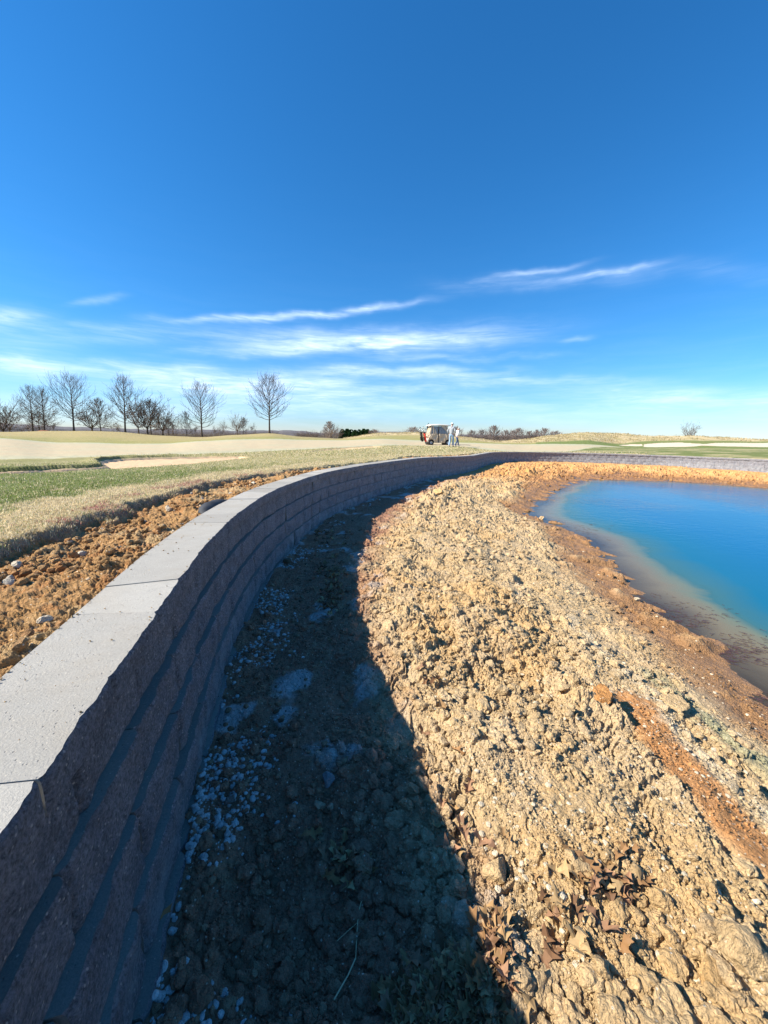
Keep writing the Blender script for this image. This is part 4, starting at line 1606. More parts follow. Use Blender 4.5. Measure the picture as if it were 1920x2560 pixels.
def leaves():
    rs = np.random.RandomState(77)
    Ts = [leaf_template(i) for i in range(12)]
    F = Ts[0][1]
    pts = []
    for cx, cy, sx, sy, n in ((1110, 2500, 85, 75, 340), (1215, 2490, 50, 60, 60), (1220, 2360, 30, 50, 14), (1400, 2360, 80, 60, 16), (860, 2140, 45, 45, 16), (830, 1465, 26, 70, 70), (815, 1330, 25, 22, 20), (1500, 2200, 120, 70, 24),
                              (1130, 2050, 60, 120, 12), (250, 1480, 40, 20, 8), (1060, 1720, 60, 70, 8)):
        for _ in range(n):
            pts.append((cx + rs.normal() * sx * .7, cy + rs.normal() * sy * .7))
    xs, ys = [], []
    for a, b in pts:
        p = on_plane(a, min(b, 2750), -1.58 if b > 1500 or a > 600 else -.75)
        xs.append(p[0])
        ys.append(p[1])
    xs, ys = np.array(xs), np.array(ys)
    ok = samp(WD, xs, ys) > .12
    xs, ys = xs[ok], ys[ok]
    z, _ = low_ground(xs, ys)
    r = np.hypot(xs, ys)
    size = (.060 + .045 * rs.rand(len(xs))) * (1 + .06 * r)
    base = np.array([[.24, .13, .055], [.30, .18, .08], [.17, .09, .045], [.40, .27, .13], [.27, .15, .085]])
    c = base[rs.randint(0, 5, len(xs))] * (.7 + .5 * rs.rand(len(xs)))[:, None]
    o = scatter('dead_oak_leaves', xs, ys, z + .004 + .012 * rs.rand(len(xs)), size, ([t[0] for t in Ts], F), LEAF, c, sink=.9, upright=True)
    # a few leaves lying alone
    alone = [((407, 2300), 'brown oak leaf standing against the foot of the wall in shade', .10),
             ((1125, 2030), 'reddish oak leaf lying on the shadow edge of the bank', .085),
             ((905, 2330), 'grey-brown oak leaf in the shade beside the straw', .085),
             ((870, 2220), 'curled brown oak leaf in the middle of the wall shadow', .08),
             ((1492, 2212), 'star-shaped orange oak leaf on the blocky tan clod', .095),
             ((1555, 2385), 'pinkish curled oak leaf left of the large pale stone', .09),
             ((1262, 2105), 'mauve folded oak leaf on the sunlit side of the shadow edge', .07)]
    for i, ((a, b), lab, sz) in enumerate(alone):
        p = ground_hit(a, b)
        T = Ts[i % 12]
        V = T[0] * sz
        cc = np.tile(base[i % 5] * 1.0, (len(V), 1))
        o = mesh_np('oak_leaf', V, T[1], LEAF, cols=cc, smooth=True)
        o.location = (p[0], p[1], p[2] + EYE + .022)
        o.rotation_euler = (rs.uniform(-.4, .4), rs.uniform(-.5, .5), rs.rand() * 6)
        if i == 0:
            o.rotation_euler = (1.2, .9, 1.0)
        tag(o, lab, 'leaf', 'oak leaves lying singly on the dug bank')


leaves()


def straw():
    """the dry forked grass stalk lying in the shade"""
    root_p = ground_hit(890, 2330)
    root = empty('grass_stalk', (root_p[0], root_p[1], root_p[2] + EYE))
    tag(root, 'long pale dry grass stalk with a fork lying on the shaded soil', 'grass stalk')
    m = simple_mat('dry_straw', (.58, .48, .28), .6, .2, 40.0)

    def line(px, name, rad, lift=.02):
        mb = MB()
        pts = []
        for a, b in px:
            p = ground_hit(a, b)
            pts.append((p[0] - root_p[0], p[1] - root_p[1], p[2] - root_p[2] + lift))
        # smooth the height so that it bridges the lumps
        zs = [q[2] for q in pts]
        zs = [max(q, (zs[0] + zs[-1]) / 2) for q in zs]
        mb.tube([(q[0], q[1], h) for q, h in zip(pts, zs)], rad, 6)
        mb.build(name, m, root)
    line([(905, 2258), (898, 2290), (894, 2320), (891, 2370), (889, 2415)], 'upper_stalk', .0016)
    line([(889, 2415), (870, 2450), (850, 2485), (835, 2512)], 'lower_stalk', .0022)
    line([(893, 2318), (870, 2338), (842, 2366)], 'side_blade', .0011)
    line([(893, 2314), (876, 2296), (860, 2280)], 'side_blade', .0009)


straw()


def fabric():
    p = on_plane(568, 1262, -.73)
    q = on_plane(590, 1240, -.73)
    mb = MB()
    base = Vector((p[0] - .02, p[1] - .2, p[2] + EYE - .02))
    t = Vector(wall_at(s_of(p[0], p[1]))[0] * 0)
    s = s_of(p[0], p[1])
    nu, nv = 14, 6
    vs, fs = [], []
    for i in range(nu + 1):
        a, nn = wall_at(s - .5 + .75 * i / nu)
        for j in range(nv + 1):
            w = j / nv
            prof = math.sin(math.pi * i / nu) ** .7
            hgt = .015 + .055 * prof * math.sin(w * math.pi) ** .8 + .006 * math.sin(i * 1.7 + j)
            lat = .31 + .17 * w * prof
            vs.append((a[0] - nn[0] * lat, a[1] - nn[1] * lat, a[2] + EYE - .05 + hgt))
    for i in range(nu):
        for j in range(nv):
            k = i * (nv + 1) + j
            fs.append((k, k + 1, k + nv + 2, k + nv + 1))
    mb.add(vs, fs)
    o = mb.build('fabric_flap', simple_mat('filter_fabric', (.035, .036, .04), .75, .25, 18.0), smooth=True)
    so_ = o.modifiers.new('thick', 'SOLIDIFY')
    so_.thickness = .004
    tag(o, 'dark grey filter fabric bulging out of the soil behind the coping', 'fabric')


fabric()


# ------------------------------------------------------------------ grass blades
def blades():
    rs = np.random.RandomState(9)

    def make(name, n, area, hmin, hmax, wid, colf, keep, lean=.9):
        x, y, r = rand_polar(n, *area, rs)
        z, q = up_ground(x, y)
        ok = keep(x, y, q)
        x, y, z, r = x[ok], y[ok], z[ok], r[ok]
        q = {k: v[ok] for k, v in q.items()}
        n = len(x)
        h = (hmin + (hmax - hmin) * rs.rand(n)) * (1 + .03 * r)
        wd = wid * (.6 + .8 * rs.rand(n)) * (1 + .22 * r)
        a = rs.rand(n) * 6.283
        ln = lean * rs.rand(n) ** .7
        d = np.stack([np.cos(a), np.sin(a)], 1)
        sd_ = np.stack([-np.sin(a + .8 * rs.rand(n)), np.cos(a)], 1)
        P0 = np.stack([x, y, z - .004], 1)
        P1 = P0 + np.column_stack([d * (h * ln * .35)[:, None], h * .62])
        P2 = P0 + np.column_stack([d * (h * ln * 1.0)[:, None], h * (1 - .35 * ln)])
        S = np.column_stack([sd_ * wd[:, None], np.zeros(n)])
        V = np.stack([P0 - S, P0 + S, P1 - S * .8, P1 + S * .8, P2], 1).reshape(-1, 3)
        V[:, 2] += EYE
        b = (np.arange(n) * 5)[:, None]
        F3 = np.concatenate([b + np.array([[0, 1, 3]]), b + np.array([[0, 3, 2]]), b + np.array([[2, 3, 4]])])
        c = colf(x, y, q, n)
        o = mesh_np(name, V, F3, BLADE, cols=np.repeat(np.clip(c, .01, .9), 5, axis=0), smooth=False)
        tag(o, kind='stuff')

    def green_w(x, y, q):
        n2 = fbm(x * 3.2, y * 3.2, 4, 5)
        n3 = fbm(x * 12, y * 12, 3, 2)
        g = sstep(.55, 1.15, q['e'] + .7 * (n2 - .5) + .25 * (n3 - .5)) * sstep(.30, .52, n2 * .6 + n3 * .4 + .10)
        return g * (1 - sstep(5.5, 11, y) * .62)

    def col(x, y, q, n):
        base = np.array([[.70, .58, .37], [.60, .48, .28], [.76, .66, .46], [.52, .44, .25]])[rs.randint(0, 4, n)]
        g = green_w(x, y, q)
        isg = rs.rand(n) < g * .72
        gc = np.array([.17, .22, .05])[None] * (.6 + .9 * rs.rand(n))[:, None]
        c = np.where(isg[:, None], gc, base)
        pk = (np.exp(-((q['e'] - .20) / .18) ** 2) * (1 - sstep(5.5, 8, y)) * sstep(.42, .6, fbm(x * 3.2, y * 3.2, 4, 5)))
        isp = rs.rand(n) < pk * .75
        c = np.where(isp[:, None], np.array([.42, .20, .17])[None] * (.7 + .6 * rs.rand(n))[:, None], c)
        sp = (rs.rand(n) < .10) & (q['e'] < .6)
        c = np.where(sp[:, None], np.array([.20, .27, .10])[None], c)
        return c * (.75 + .5 * rs.rand(n))[:, None]

    make('dormant_grass', 330000, (1.9, 16, -1.25, .05), .012, .030, .0013, col,
         lambda x, y, q: (q['e'] > .0) & (q['e'] < 6) & (q['bk'] < .5) & (rs.rand(len(x)) < (1.0 - .5 * sstep(1.0, 2.5, q['e']))))
    # shaggy edge of the cut sod, hanging towards the soil
    make('sod_edge_grass', 80000, (1.9, 12, -1.2, .05), .018, .040, .0012, col,
         lambda x, y, q: (q['e'] > -.01) & (q['e'] < .34 + .2 * rs.rand(len(x))), lean=1.3)
    make('rough_tufts', 60000, (14, 34, -.70, .60), .02, .05, .0016, col,
         lambda x, y, q: (q['e'] > .0) & (q['e'] < 9) & (q['bk'] < .5) & (q['r'] < edge_r(q['xp'], FWN) - .3))

    def colm(x, y, q, n):
        base = np.array([[.52, .42, .25], [.46, .37, .20], [.54, .45, .28], [.38, .32, .15]])[rs.randint(0, 4, n)]
        return base * (.8 + .4 * rs.rand(n))[:, None]
    make('mound_tussocks', 50000, (50, 100, -.16, .85), .03, .07, .0022, colm,
         lambda x, y, q: (q['tuss'] > .5) & (fbm(x * .9, y * .5, 3, 4) > .47), lean=1.0)


blades()


def cap_crumbs():
    """crumbs of soil and grit lying on the coping"""
    rs = np.random.RandomState(4)
    n = 1500
    sv = S0 - .6 + 9 * rs.rand(n) ** 1.6
    A = [wall_at(v) for v in sv]
    lat = -.30 + .30 * rs.rand(n) ** 3
    x = np.array([a[0][0] + a[1][0] * l for a, l in zip(A, lat)])
    y = np.array([a[0][1] + a[1][1] * l for a, l in zip(A, lat)])
    z = np.array([a[0][2] for a in A]) + .001
    ok = fbm(x * 5, y * 5, 3, 2) + .3 * rs.rand(n) > .66
    x, y, z = x[ok], y[ok], z[ok]
    c = np.array([.42, .28, .14])[None] * (.6 + .7 * rs.rand(len(x)))[:, None]
    scatter('coping_crumbs', x, y, z, .0012 + .004 * rs.rand(len(x)) ** 4, rock_templates(2, 6, 5), STONE, c, sink=.6)


cap_crumbs()


def waterside_weed():
    """dark drifted weed and twigs along the waterline"""
    rs = np.random.RandomState(14)
    segs, cols = [], []
    for cx, cy, sx, sy, n in ((1690, 1545, 60, 14, 260), (1830, 1625, 55, 16, 320), (1740, 1690, 30, 22, 160), (1560, 1500, 40, 8, 120), (1450, 1330, 40, 10, 90), (1900, 1760, 40, 14, 120), (1490, 1440, 30, 6, 80)):
        for _ in range(n):
            p = on_plane(cx + rs.normal() * sx, cy + rs.normal() * sy + .38 * rs.normal() * sx * .5, WATER + .004)
            a = math.radians(-40) + rs.normal() * .5
            L = .02 + .06 * rs.rand()
            segs.append(((p[0], p[1], p[2] + EYE), (p[0] + math.cos(a) * L, p[1] + math.sin(a) * L, p[2] + EYE + .004 * rs.rand()), .0022, .0012))
    o = seg_mesh('drifted_weed', segs, simple_mat('drifted_weed', (.075, .040, .050), .6, .4, 30.0), None, 3)
    tag(o, kind='stuff')


# ------------------------------------------------------------------ bare trees
def seg_mesh(name, segs, mat, parent, n=3):
    """segs: list of (p0, p1, r0, r1)"""
    A = np.array([s[0] for s in segs])
    B = np.array([s[1] for s in segs])
    r0 = np.array([s[2] for s in segs])
    r1 = np.array([s[3] for s in segs])
    d = B - A
    d /= np.linalg.norm(d, axis=1)[:, None] + 1e-9
    up = np.where(np.abs(d[:, 2:3]) < .9, np.array([[0, 0, 1.]]), np.array([[1., 0, 0]]))
    x = np.cross(d, up)
    x /= np.linalg.norm(x, axis=1)[:, None]
    y = np.cross(d, x)
    rings = []
    for P, r in ((A, r0), (B, r1)):
        for k in range(n):
            a = 2 * math.pi * k / n
            rings.append(P + (x * math.cos(a) + y * math.sin(a)) * r[:, None])
    V = np.stack(rings, 1).reshape(-1, 3)
    b = (np.arange(len(segs)) * 2 * n)[:, None]
    F = np.concatenate([b + np.array([[k, (k + 1) % n, n + (k + 1) % n, n + k]]) for k in range(n)])
    return mesh_np(name, V, F, mat, parent=parent, smooth=True)


def grow(p, d, L, r, depth, segs, tips, rs, up=.25, wig=.18, kids=4, spread=.75, nseg=4):
    d = d / np.linalg.norm(d)
    pts = [p]
    for i in range(nseg):
        d = d + rs.normal(size=3) * wig + np.array([0, 0, up / nseg])
        d = d / np.linalg.norm(d)
        q = pts[-1] + d * L / nseg
        f0, f1 = 1 - i / nseg * .6, 1 - (i + 1) / nseg * .6
        segs.append((pts[-1], q, r * f0, r * f1))
        pts.append(q)
        if depth > 0 and i >= 1 or (depth > 0 and i == 0 and kids > 4):
            for _ in range(max(1, kids // 3)):
                t = rs.rand()
                o = pts[-2] * (1 - t) + q * t
                sd_ = np.cross(d, rs.normal(size=3))
                sd_ /= np.linalg.norm(sd_) + 1e-9
                grow(o, d + sd_ * spread, L * (.42 + .25 * rs.rand()), r * .50, depth - 1, segs, tips, rs, up, wig, kids, spread, max(2, nseg - 1))
    if depth == 0:
        tips.append(pts[-1])


def make_tree(name, H, seed, style='leader', clear=.2, width=.3, mat=None, rtrunk=None, leaves_=0, dens=1.0, twig=.012):
    """a leafless tree at the origin: parts trunk and crown"""
    rs = np.random.RandomState(seed)
    mat = mat or BARK
    tr, br, tips = [], [], []
    R0 = rtrunk or H * .020
    if style == 'leader':
        n = 12
        p = np.zeros(3)
        axis = [p]
        for i in range(n):
            p = p + np.array([rs.normal() * .01 * H / 8, rs.normal() * .01 * H / 8, H / n])
            axis.append(p)
        for i in range(n):
            tr.append((axis[i], axis[i + 1], max(twig, R0 * (1 - i / n) ** .85 * (1.25 if i == 0 else 1)), max(twig * .8, R0 * (1 - (i + 1) / n) ** .85)))
        nb = int(56 * dens)
        for b in range(nb):
            q = clear + (1 - clear) * (b + rs.rand()) / nb * .97
            t = (q - clear) / (1 - clear)
            prof = (.55 + .45 * min(1, t / .25)) * (1 - t) ** .62 + .06
            L = H * width * prof * (1.15 + .3 * rs.rand())
            i = min(n - 1, int(q * n))
            o = axis[i] + (axis[i + 1] - axis[i]) * (q * n - i)
            az = b * 2.4 + rs.rand() * .8
            el = math.radians(8 + 52 * t + rs.normal() * 7)
            d = np.array([math.cos(az) * math.cos(el), math.sin(az) * math.cos(el), math.sin(el)])
            grow(o, d, L, max(twig * 1.2, R0 * .34 * (1 - t * .6)), 2, br, tips, rs, up=.55, wig=.09, kids=4, spread=.55, nseg=5)
    elif style == 'multi':
        for m in range(rs.randint(2, 5)):
            az = rs.rand() * 6.28
            d = np.array([math.cos(az) * .5, math.sin(az) * .5, 1.0])
            o = np.array([math.cos(az), math.sin(az), 0]) * .02 * H
            grow(o, d, H * .55, R0 * .8, 0, tr, [], rs, up=.2, wig=.12, nseg=4)
            e = tr[-1][1]
            for k in range(int(5 * dens)):
                s = tr[-1 - rs.randint(0, 3)]
                az = rs.rand() * 6.28
                dd = np.array([math.cos(az), math.sin(az), rs.uniform(.1, 1.3)])
                grow(s[1], dd, H * width * (.9 + .4 * rs.rand()), R0 * .35, 2, br, tips, rs, up=.35, wig=.16, kids=5, spread=.75, nseg=5)
    else:                                       # 'round': short trunk that splits into a broad head
        p = np.zeros(3)
        top = np.array([0, 0, H * clear])
        tr.append((p, top * .5, R0 * 1.3, R0))
        tr.append((top * .5, top, R0, R0 * .85))
        nb = int(11 * dens)
        for b in range(nb):
            az = b * 2.4 + rs.rand()
            el = rs.uniform(.15, 1.35)
            d = np.array([math.cos(az) * math.cos(el), math.sin(az) * math.cos(el), math.sin(el)])
            L = H * (1 - clear) * (.55 + .35 * math.sin(el)) * (1.0 if el > .8 else width * 2.6)
            grow(top * (.85 + .15 * rs.rand()), d, L, R0 * .5, 3 if L > H * .3 else 2, br, tips, rs, up=.3, wig=.15, kids=4, spread=.65, nseg=5)
    br = [(a, b, max(c, twig * .62), max(e, twig * .5)) for a, b, c, e in br]
    root = empty(name, (0, 0, 0))
    seg_mesh('trunk', tr, mat, root, n=7)
    seg_mesh('crown', br, mat, root, n=3)
    if leaves_:
        ts = np.array(tips)
        low = ts[ts[:, 2] < H * .62]
        src = low if len(low) > 10 else ts
        sel = src[rs.randint(0, len(src), leaves_)] + rs.normal(size=(leaves_, 3)) * .15
        s = .045 + .05 * rs.rand(leaves_)
        n1_ = rs.normal(size=(leaves_, 3))
        n2_ = rs.normal(size=(leaves_, 3))
        n1_ /= np.linalg.norm(n1_, axis=1)[:, None]
        n2_ /= np.linalg.norm(n2_, axis=1)[:, None]
        V = np.stack([sel - n1_ * s[:, None], sel + n2_ * s[:, None] * .6, sel + n1_ * s[:, None], sel - n2_ * s[:, None] * .6], 1).reshape(-1, 3)
        F = np.arange(len(V)).reshape(-1, 4)
        mesh_np('withered_leaves', V, F, WITHER, parent=root, smooth=False)
    return root


WITHER = simple_mat('withered_leaf', (.20, .105, .045), .8, .4, 3.0)


def copy_tree(o, parent=None):
    c = o.copy()
    sc.collection.objects.link(c)
    c.parent = parent
    for ch in list(o.children):
        copy_tree(ch, c)
    return c


def place_tree(root, H, xb, yb, xt, yt, D, seed, keep_up=.4):
    """stand a tree of model height H where the photograph has it"""
    b = at_depth(xb, yb, D)
    t = at_depth(xt, yt, D)
    gz = float(up_ground(np.array([b[0]]), np.array([b[1]]))[0][0])
    bz = min(b[2], gz)                      # rooted on or behind the rise
    h = t[2] - bz
    root.location = (b[0], b[1], bz + EYE - .05)
    k = h / (H * 1.11)
    root.scale = (k, k, k)
    lean = math.atan2(t[0] - b[0], h)
    root.rotation_euler = (0, lean * keep_up, (seed * 1.7) % 6.28)
    root.rotation_mode = 'ZYX'
    return root


BIG = [   # xb, yb, xt, yt, D, width, clear, leaves, label
    (82, 1077, 71, 957, 58, .34, .16, 260, 'bare oak with wide low branches, second big tree from the left on the grassy rise'),
    (111, 1076, 101, 963, 57, .34, .14, 420, 'bare oak with brown leaves clinging low, standing in a ring of red mulch'),
    (184, 1074, 173, 934, 58, .36, .20, 320, 'tall bare oak centred on the left rise above a dark shade patch'),
    (313, 1079, 308, 934, 58, .35, .19, 120, 'tall bare oak with the thickest trunk, left of the scrubby thicket'),
    (505, 1092, 499, 954, 58, .37, .20, 0, 'bare egg-shaped oak standing in the dip of the ridge'),
    (674, 1083, 672, 936, 58, .34, .25, 140, 'lone bare tree with a long clear trunk, rightmost of the big trees'),
]
for i, (xb, yb, xt, yt, D, wd, cl, lv, lab) in enumerate(BIG):
    t = make_tree('bare_oak', 7.4, 100 + i, 'leader', cl, wd * (.92 + .1 * (i % 3)), BARK, .135, lv, dens=.8 + .12 * (i % 2), twig=.014)
    place_tree(t, 7.4, xb, yb, xt, yt, D, i, 1.0)
    t.rotation_euler[2] = 0
    tag(t, lab, 'tree', 'big bare trees along the left rise')

# middle trees: a few models, copied with their parts
models = [make_tree('bare_tree', 5.0, 201, 'round', .22, .34, BARK, .11, 500, 1.2, .02),
          make_tree('bare_tree', 5.0, 202, 'leader', .12, .30, BARK, .07, 60, .8, .018),
          make_tree('bare_tree', 5.0, 203, 'multi', .1, .26, BARK_GREY, .07, 0, 1.0, .02),
          make_tree('bare_tree', 5.0, 204, 'round', .30, .30, BARK_GREY, .10, 0, 1.2, .022),
          make_tree('bare_tree', 5.0, 205, 'leader', .10, .42, BARK, .10, 700, .8, .02),
          make_tree('bare_tree', 5.0, 206, 'leader', .08, .24, BARK_PALE, .08, 0, 1.4, .022)]
BARK_FAR = simple_mat('far_bark', (.24, .19, .17), .95, .25, 2.0, spec=0.1)
models += [make_tree('bare_tree', 5.0, 211, 'leader', .10, .40, BARK_FAR, .12, 0, .9, .034),
           make_tree('bare_tree', 5.0, 212, 'leader', .05, .46, BARK_FAR, .12, 0, .9, .036),
           make_tree('bare_tree', 5.0, 213, 'leader', .06, .32, BARK_FAR, .10, 0, 1.1, .034)]
used_m = [False] * len(models)
MID = [   # model, xb, yb, xt, yt, D, widen, label
    (0, 7, 1078, 5, 998, 66, 1.2, 'dark dense bare tree cut by the left edge of the photo'),
    (3, 24, 1078, 18, 1014, 68, 1.0, 'smaller bare tree just right of the one at the left edge'),
    (4, 99, 1078, 95, 1030, 74, 1.3, 'low spreading brown tree behind the two leftmost big oaks'),
    (2, 130, 1077, 126, 1032, 76, 1.1, 'thin bush-like bare tree right of the mulch ring oak'),
    (0, 230, 1076, 228, 1010, 66, 1.5, 'broad low oak with rusty leaves right of the tall central oak'),
    (1, 252, 1077, 246, 990, 64, 1.2, 'slim upright bare tree beside the broad rusty oak'),
    (2, 287, 1079, 284, 1042, 78, 1.2, 'small sparse bare tree just left of the thickest oak'),
    (3, 347, 1083, 338, 1010, 68, 1.2, 'leaning bare tree just right of the thickest oak'),
    (0, 369, 1084, 366, 985, 66, 1.0, 'tall brownish bare tree in the middle of the thicket'),
    (1, 377, 1085, 380, 994, 70, 1.3, 'dark narrow bare tree behind the tall brownish one'),
    (0, 407, 1087, 412, 1008, 66, 1.1, 'round-headed bare tree at the right of the thicket'),
    (4, 421, 1088, 424, 1046, 62, 1.1, 'low brown cone-shaped tree at the right foot of the thicket'),
    (2, 437, 1089, 440, 1030, 64, 1.2, 'dark many-stemmed bare tree at the end of the thicket'),
    (1, 467, 1092, 464, 1024, 70, .8, 'very thin bare tree just left of the egg-shaped oak'),
    (2, 487, 1092, 482, 1046, 66, 1.3, 'crooked many-stemmed small tree left of the egg-shaped oak trunk'),
    (2, 543, 1090, 540, 1056, 74, 1.2, 'small bare tree right of the egg-shaped oak'),
    (3, 556, 1089, 558, 1053, 74, .8, 'small bare tree with a curved trunk right of the egg-shaped oak'),
    (3, 593, 1087, 598, 1037, 72, 1.25, 'fan-shaped grey bare tree between the egg-shaped oak and the lone tree'),
    (1, 609, 1086, 612, 1041, 72, .9, 'narrow grey bare tree beside the fan-shaped one'),
    (2, 633, 1084, 638, 1048, 74, 1.0, 'thin grey bare tree left of the lone tree'),
    (5, 824, 1097, 822, 1049, 95, 1.7, 'pale feathery bare tree left of the green pines'),
    (3, 842, 1096, 842, 1066, 100, 1.2, 'low bare tree between the pale feathery tree and the pines'),
    (6, 935, 1090, 938, 1073, 110, 1.6, 'bare treetop showing right of the pines'),
    (6, 1032, 1086, 1040, 1067, 90, 1.9, 'bare treetop rising over the mound left of the golf cart'),
    (6, 1140, 1095, 1136, 1066, 100, 1.4, 'bare tree directly behind the walking people'),
    (6, 1178, 1100, 1182, 1075, 120, 1.3, 'low bare tree at the left end of the grove right of the people'),
    (7, 1204, 1101, 1204, 1075, 125, 1.2, 'second bare tree of the grove right of the people'),
    (8, 1234, 1102, 1232, 1062, 120, 1.5, 'tallest bare tree of the grove, with upright branches'),
    (6, 1262, 1103, 1265, 1075, 125, 1.5, 'dark bare tree right of the tallest one in the grove'),
    (7, 1280, 1103, 1282, 1076, 130, 1.1, 'dark bare tree in the middle of the grove'),
    (6, 1297, 1101, 1296, 1070, 120, 1.4, 'round grey bare tree right of the middle of the grove'),
    (6, 1323, 1099, 1324, 1077, 125, 1.4, 'low brownish bare tree of the grove where the mound starts to rise'),
    (8, 1341, 1096, 1341, 1073, 125, 1.3, 'narrow bare tree of the grove before the last round one'),
    (6, 1360, 1094, 1360, 1070, 120, 1.5, 'round bare tree half hidden by the rising mound'),
    (6, 1390, 1090, 1388, 1077, 130, 1.9, 'last low bare treetop at the right end of the grove'),
    (3, 1722, 1090, 1722, 1057, 105, 1.15, 'lone dark bare treetop above the right mound'),
]
for i, (m, xb, yb, xt, yt, D, wide, lab) in enumerate(MID):
    t = models[m] if not used_m[m] else copy_tree(models[m])
    used_m[m] = True
    place_tree(t, 5.0, xb, yb, xt, yt, D, i)
    if m > 5:
        wide *= .95
    t.scale = (t.scale[0] * wide, t.scale[1] * wide, t.scale[2])
    tag(t, lab, 'tree', 'smaller bare trees beyond the rise' if xb < 700 else 'distant bare trees on the skyline')

# shade-tree mulch ring
p = at_depth(111, 1077, 57)
mb = MB()
ring = []
for k in range(18):
    a = k / 18 * 6.283
    ring.append((.95 * math.cos(a) * (1 + .1 * math.sin(3 * a)), .95 * math.sin(a), 0))
mb.add(ring + [(.4 * x, .4 * y, .16) for x, y, z in ring], [(k, (k + 1) % 18, 18 + (k + 1) % 18, 18 + k) for k in range(18)] + [tuple(range(18, 36))])
o = mb.build('mulch_ring', simple_mat('red_mulch', (.22, .08, .04), .95, .4, 12.0), smooth=True)
gz = float(up_ground(np.array([p[0]]), np.array([p[1]]))[0][0])
o.location = (p[0], p[1], gz + EYE - .01)
tag(o, 'low ring of red-brown mulch around the foot of an oak on the left rise', 'mulch')


# pines
def make_pine(seed, H=4.0):
    rs = np.random.RandomState(seed)
    root = empty('pine_tree', (0, 0, 0))
    seg_mesh('trunk', [((0, 0, 0), (0, 0, H * .5), .12, .08), ((0, 0, H * .5), (0, 0, H * .96), .08, .02)], BARK, root, 6)
    N = 5200
    q = rs.rand(N) ** .8
    prof = np.where(q < .16, q / .16, ((1 - q) / .84) ** .42)
    a = rs.rand(N) * 6.283
    lump = .78 + .26 * np.sin(a * 3 + q * 9 + seed) * np.cos(a * 2 - q * 13)
    rad = H * .36 * prof * lump * (rs.rand(N) ** .35)
    C = np.stack([rad * np.cos(a), rad * np.sin(a), H * (.10 + .90 * q)], 1)
    gap = fbm(C[:, 0] * 1.3 + seed, C[:, 2] * 1.6 + C[:, 1], 2, 1) > .28
    C, a = C[gap], a[gap]
    N = len(C)
    s = .20 + .16 * rs.rand(N)
    d1 = np.stack([np.cos(a), np.sin(a), .3 + .6 * rs.rand(N)], 1) + rs.normal(size=(N, 3)) * .4
    d1 /= np.linalg.norm(d1, axis=1)[:, None]
    d2 = np.cross(d1, rs.normal(size=(N, 3)))
    d2 /= np.linalg.norm(d2, axis=1)[:, None]
    V = np.stack([C - d2 * s[:, None] * .35, C + d2 * s[:, None] * .35, C + d1 * s[:, None]], 1).reshape(-1, 3)
    mesh_np('crown', V, np.arange(len(V)).reshape(-1, 3), PINE, parent=root, smooth=False)
    return root


PINE = simple_mat('pine_needles', (.040, .095, .022), .7, .45, .9)
PM = [make_pine(1), make_pine(2)]
PX = [(856, 1070, 'leftmost round green pine of the dark row'), (868, 1069, 'second green pine from the left of the dark row'), (878, 1071, 'short green pine between two taller ones at the left of the row'),
      (888, 1072, 'green pine at the middle of the dark row, left of the gap'), (898, 1071, 'green pine just right of the middle of the dark row'), (909, 1069, 'tallest pointed green pine of the dark row'),
      (919, 1070, 'green pine where the mound starts to hide the row'), (929, 1074, 'rightmost small green pine of the dark row')]
for i, (x, yt, lab) in enumerate(PX):
    t = PM[i] if i < 2 else copy_tree(PM[i % 2])
    place_tree(t, 4.0, x, 1097, x, yt, 135 + (i * 7) % 10, i, 0)
    k = t.scale[2]
    t.scale = (k * 1.1, k * 1.1, k)
    tag(t, lab, 'pine', 'green pines on the skyline')


# scrub and woods far off, read as one mass
def woods():
    rs = np.random.RandomState(3)
    segs = []
    spans = [(-200, 60, 1073, 80, 150), (60, 700, 1080, 86, 420), (745, 830, 1079, 105, 60), (1010, 1060, 1078, 100, 40), (1150, 1420, 1090, 135, 320)]
    for x0, x1, yt, D, n in spans:
        for _ in range(n):
            x = rs.uniform(x0, x1)
            DD = D * rs.uniform(.95, 1.35)
            b = at_depth(x, 1098, DD)
            h = (ray(x, yt - rs.rand() * 6)[2] * DD / ray(x, yt)[1]) - b[2]
            h = max(.8, h) * rs.uniform(.6, 1.05)
            base = np.array([b[0], b[1], b[2] + EYE - .3])
            for k in range(16):
                d = np.array([rs.normal() * .45, rs.normal() * .3, 1.0])
                o = base + np.array([rs.normal() * .5, 0, h * rs.rand() * .55])
                q = o + d * h * rs.uniform(.25, .6)
                segs.append((o, q, .03 * D / 90, .014 * D / 90))
                segs.append((q, q + np.array([rs.normal() * .5, 0, rs.rand() * .5]) * h * .3, .018 * D / 90, .012 * D / 90))
    o = seg_mesh('distant_scrub', segs, BARK_GREY, None, 3)
    tag(o, kind='stuff')


woods()
waterside_weed()


# far wooded hills
def hills():
    V, F = [], []
    n = 260
    rs = np.random.RandomState(2)
    for i in range(n + 1):
        a = -1.2 + 2.4 * i / n
        R = 700
        h = 9 + 9 * fbm(np.array([i * .07]), np.array([3.0]), 3)[0] + 1.2 * rs.rand()
        for j, (dr, hh) in enumerate(((0, -4), (30, h * .7), (110, h), (300, -4))):
            V.append((math.sin(a) * (R + dr), math.cos(a) * (R + dr), hh - 9 + EYE))
    for i in range(n):
        for j in range(3):
            k = i * 4 + j
            F.append((k, k + 1, k + 5, k + 4))
    m = simple_mat('winter_woods', (.115, .105, .105), .95, .3, .05)
    o = mesh_np('wooded_hills', np.array(V), np.array(F)[:, ::-1], m, smooth=False)
    tag(o, kind='structure')


hills()


# ------------------------------------------------------------------ golf cart, bags, people
def ground_z(x, y):
    return float(up_ground(np.array([x]), np.array([y]))[0][0]) + EYE


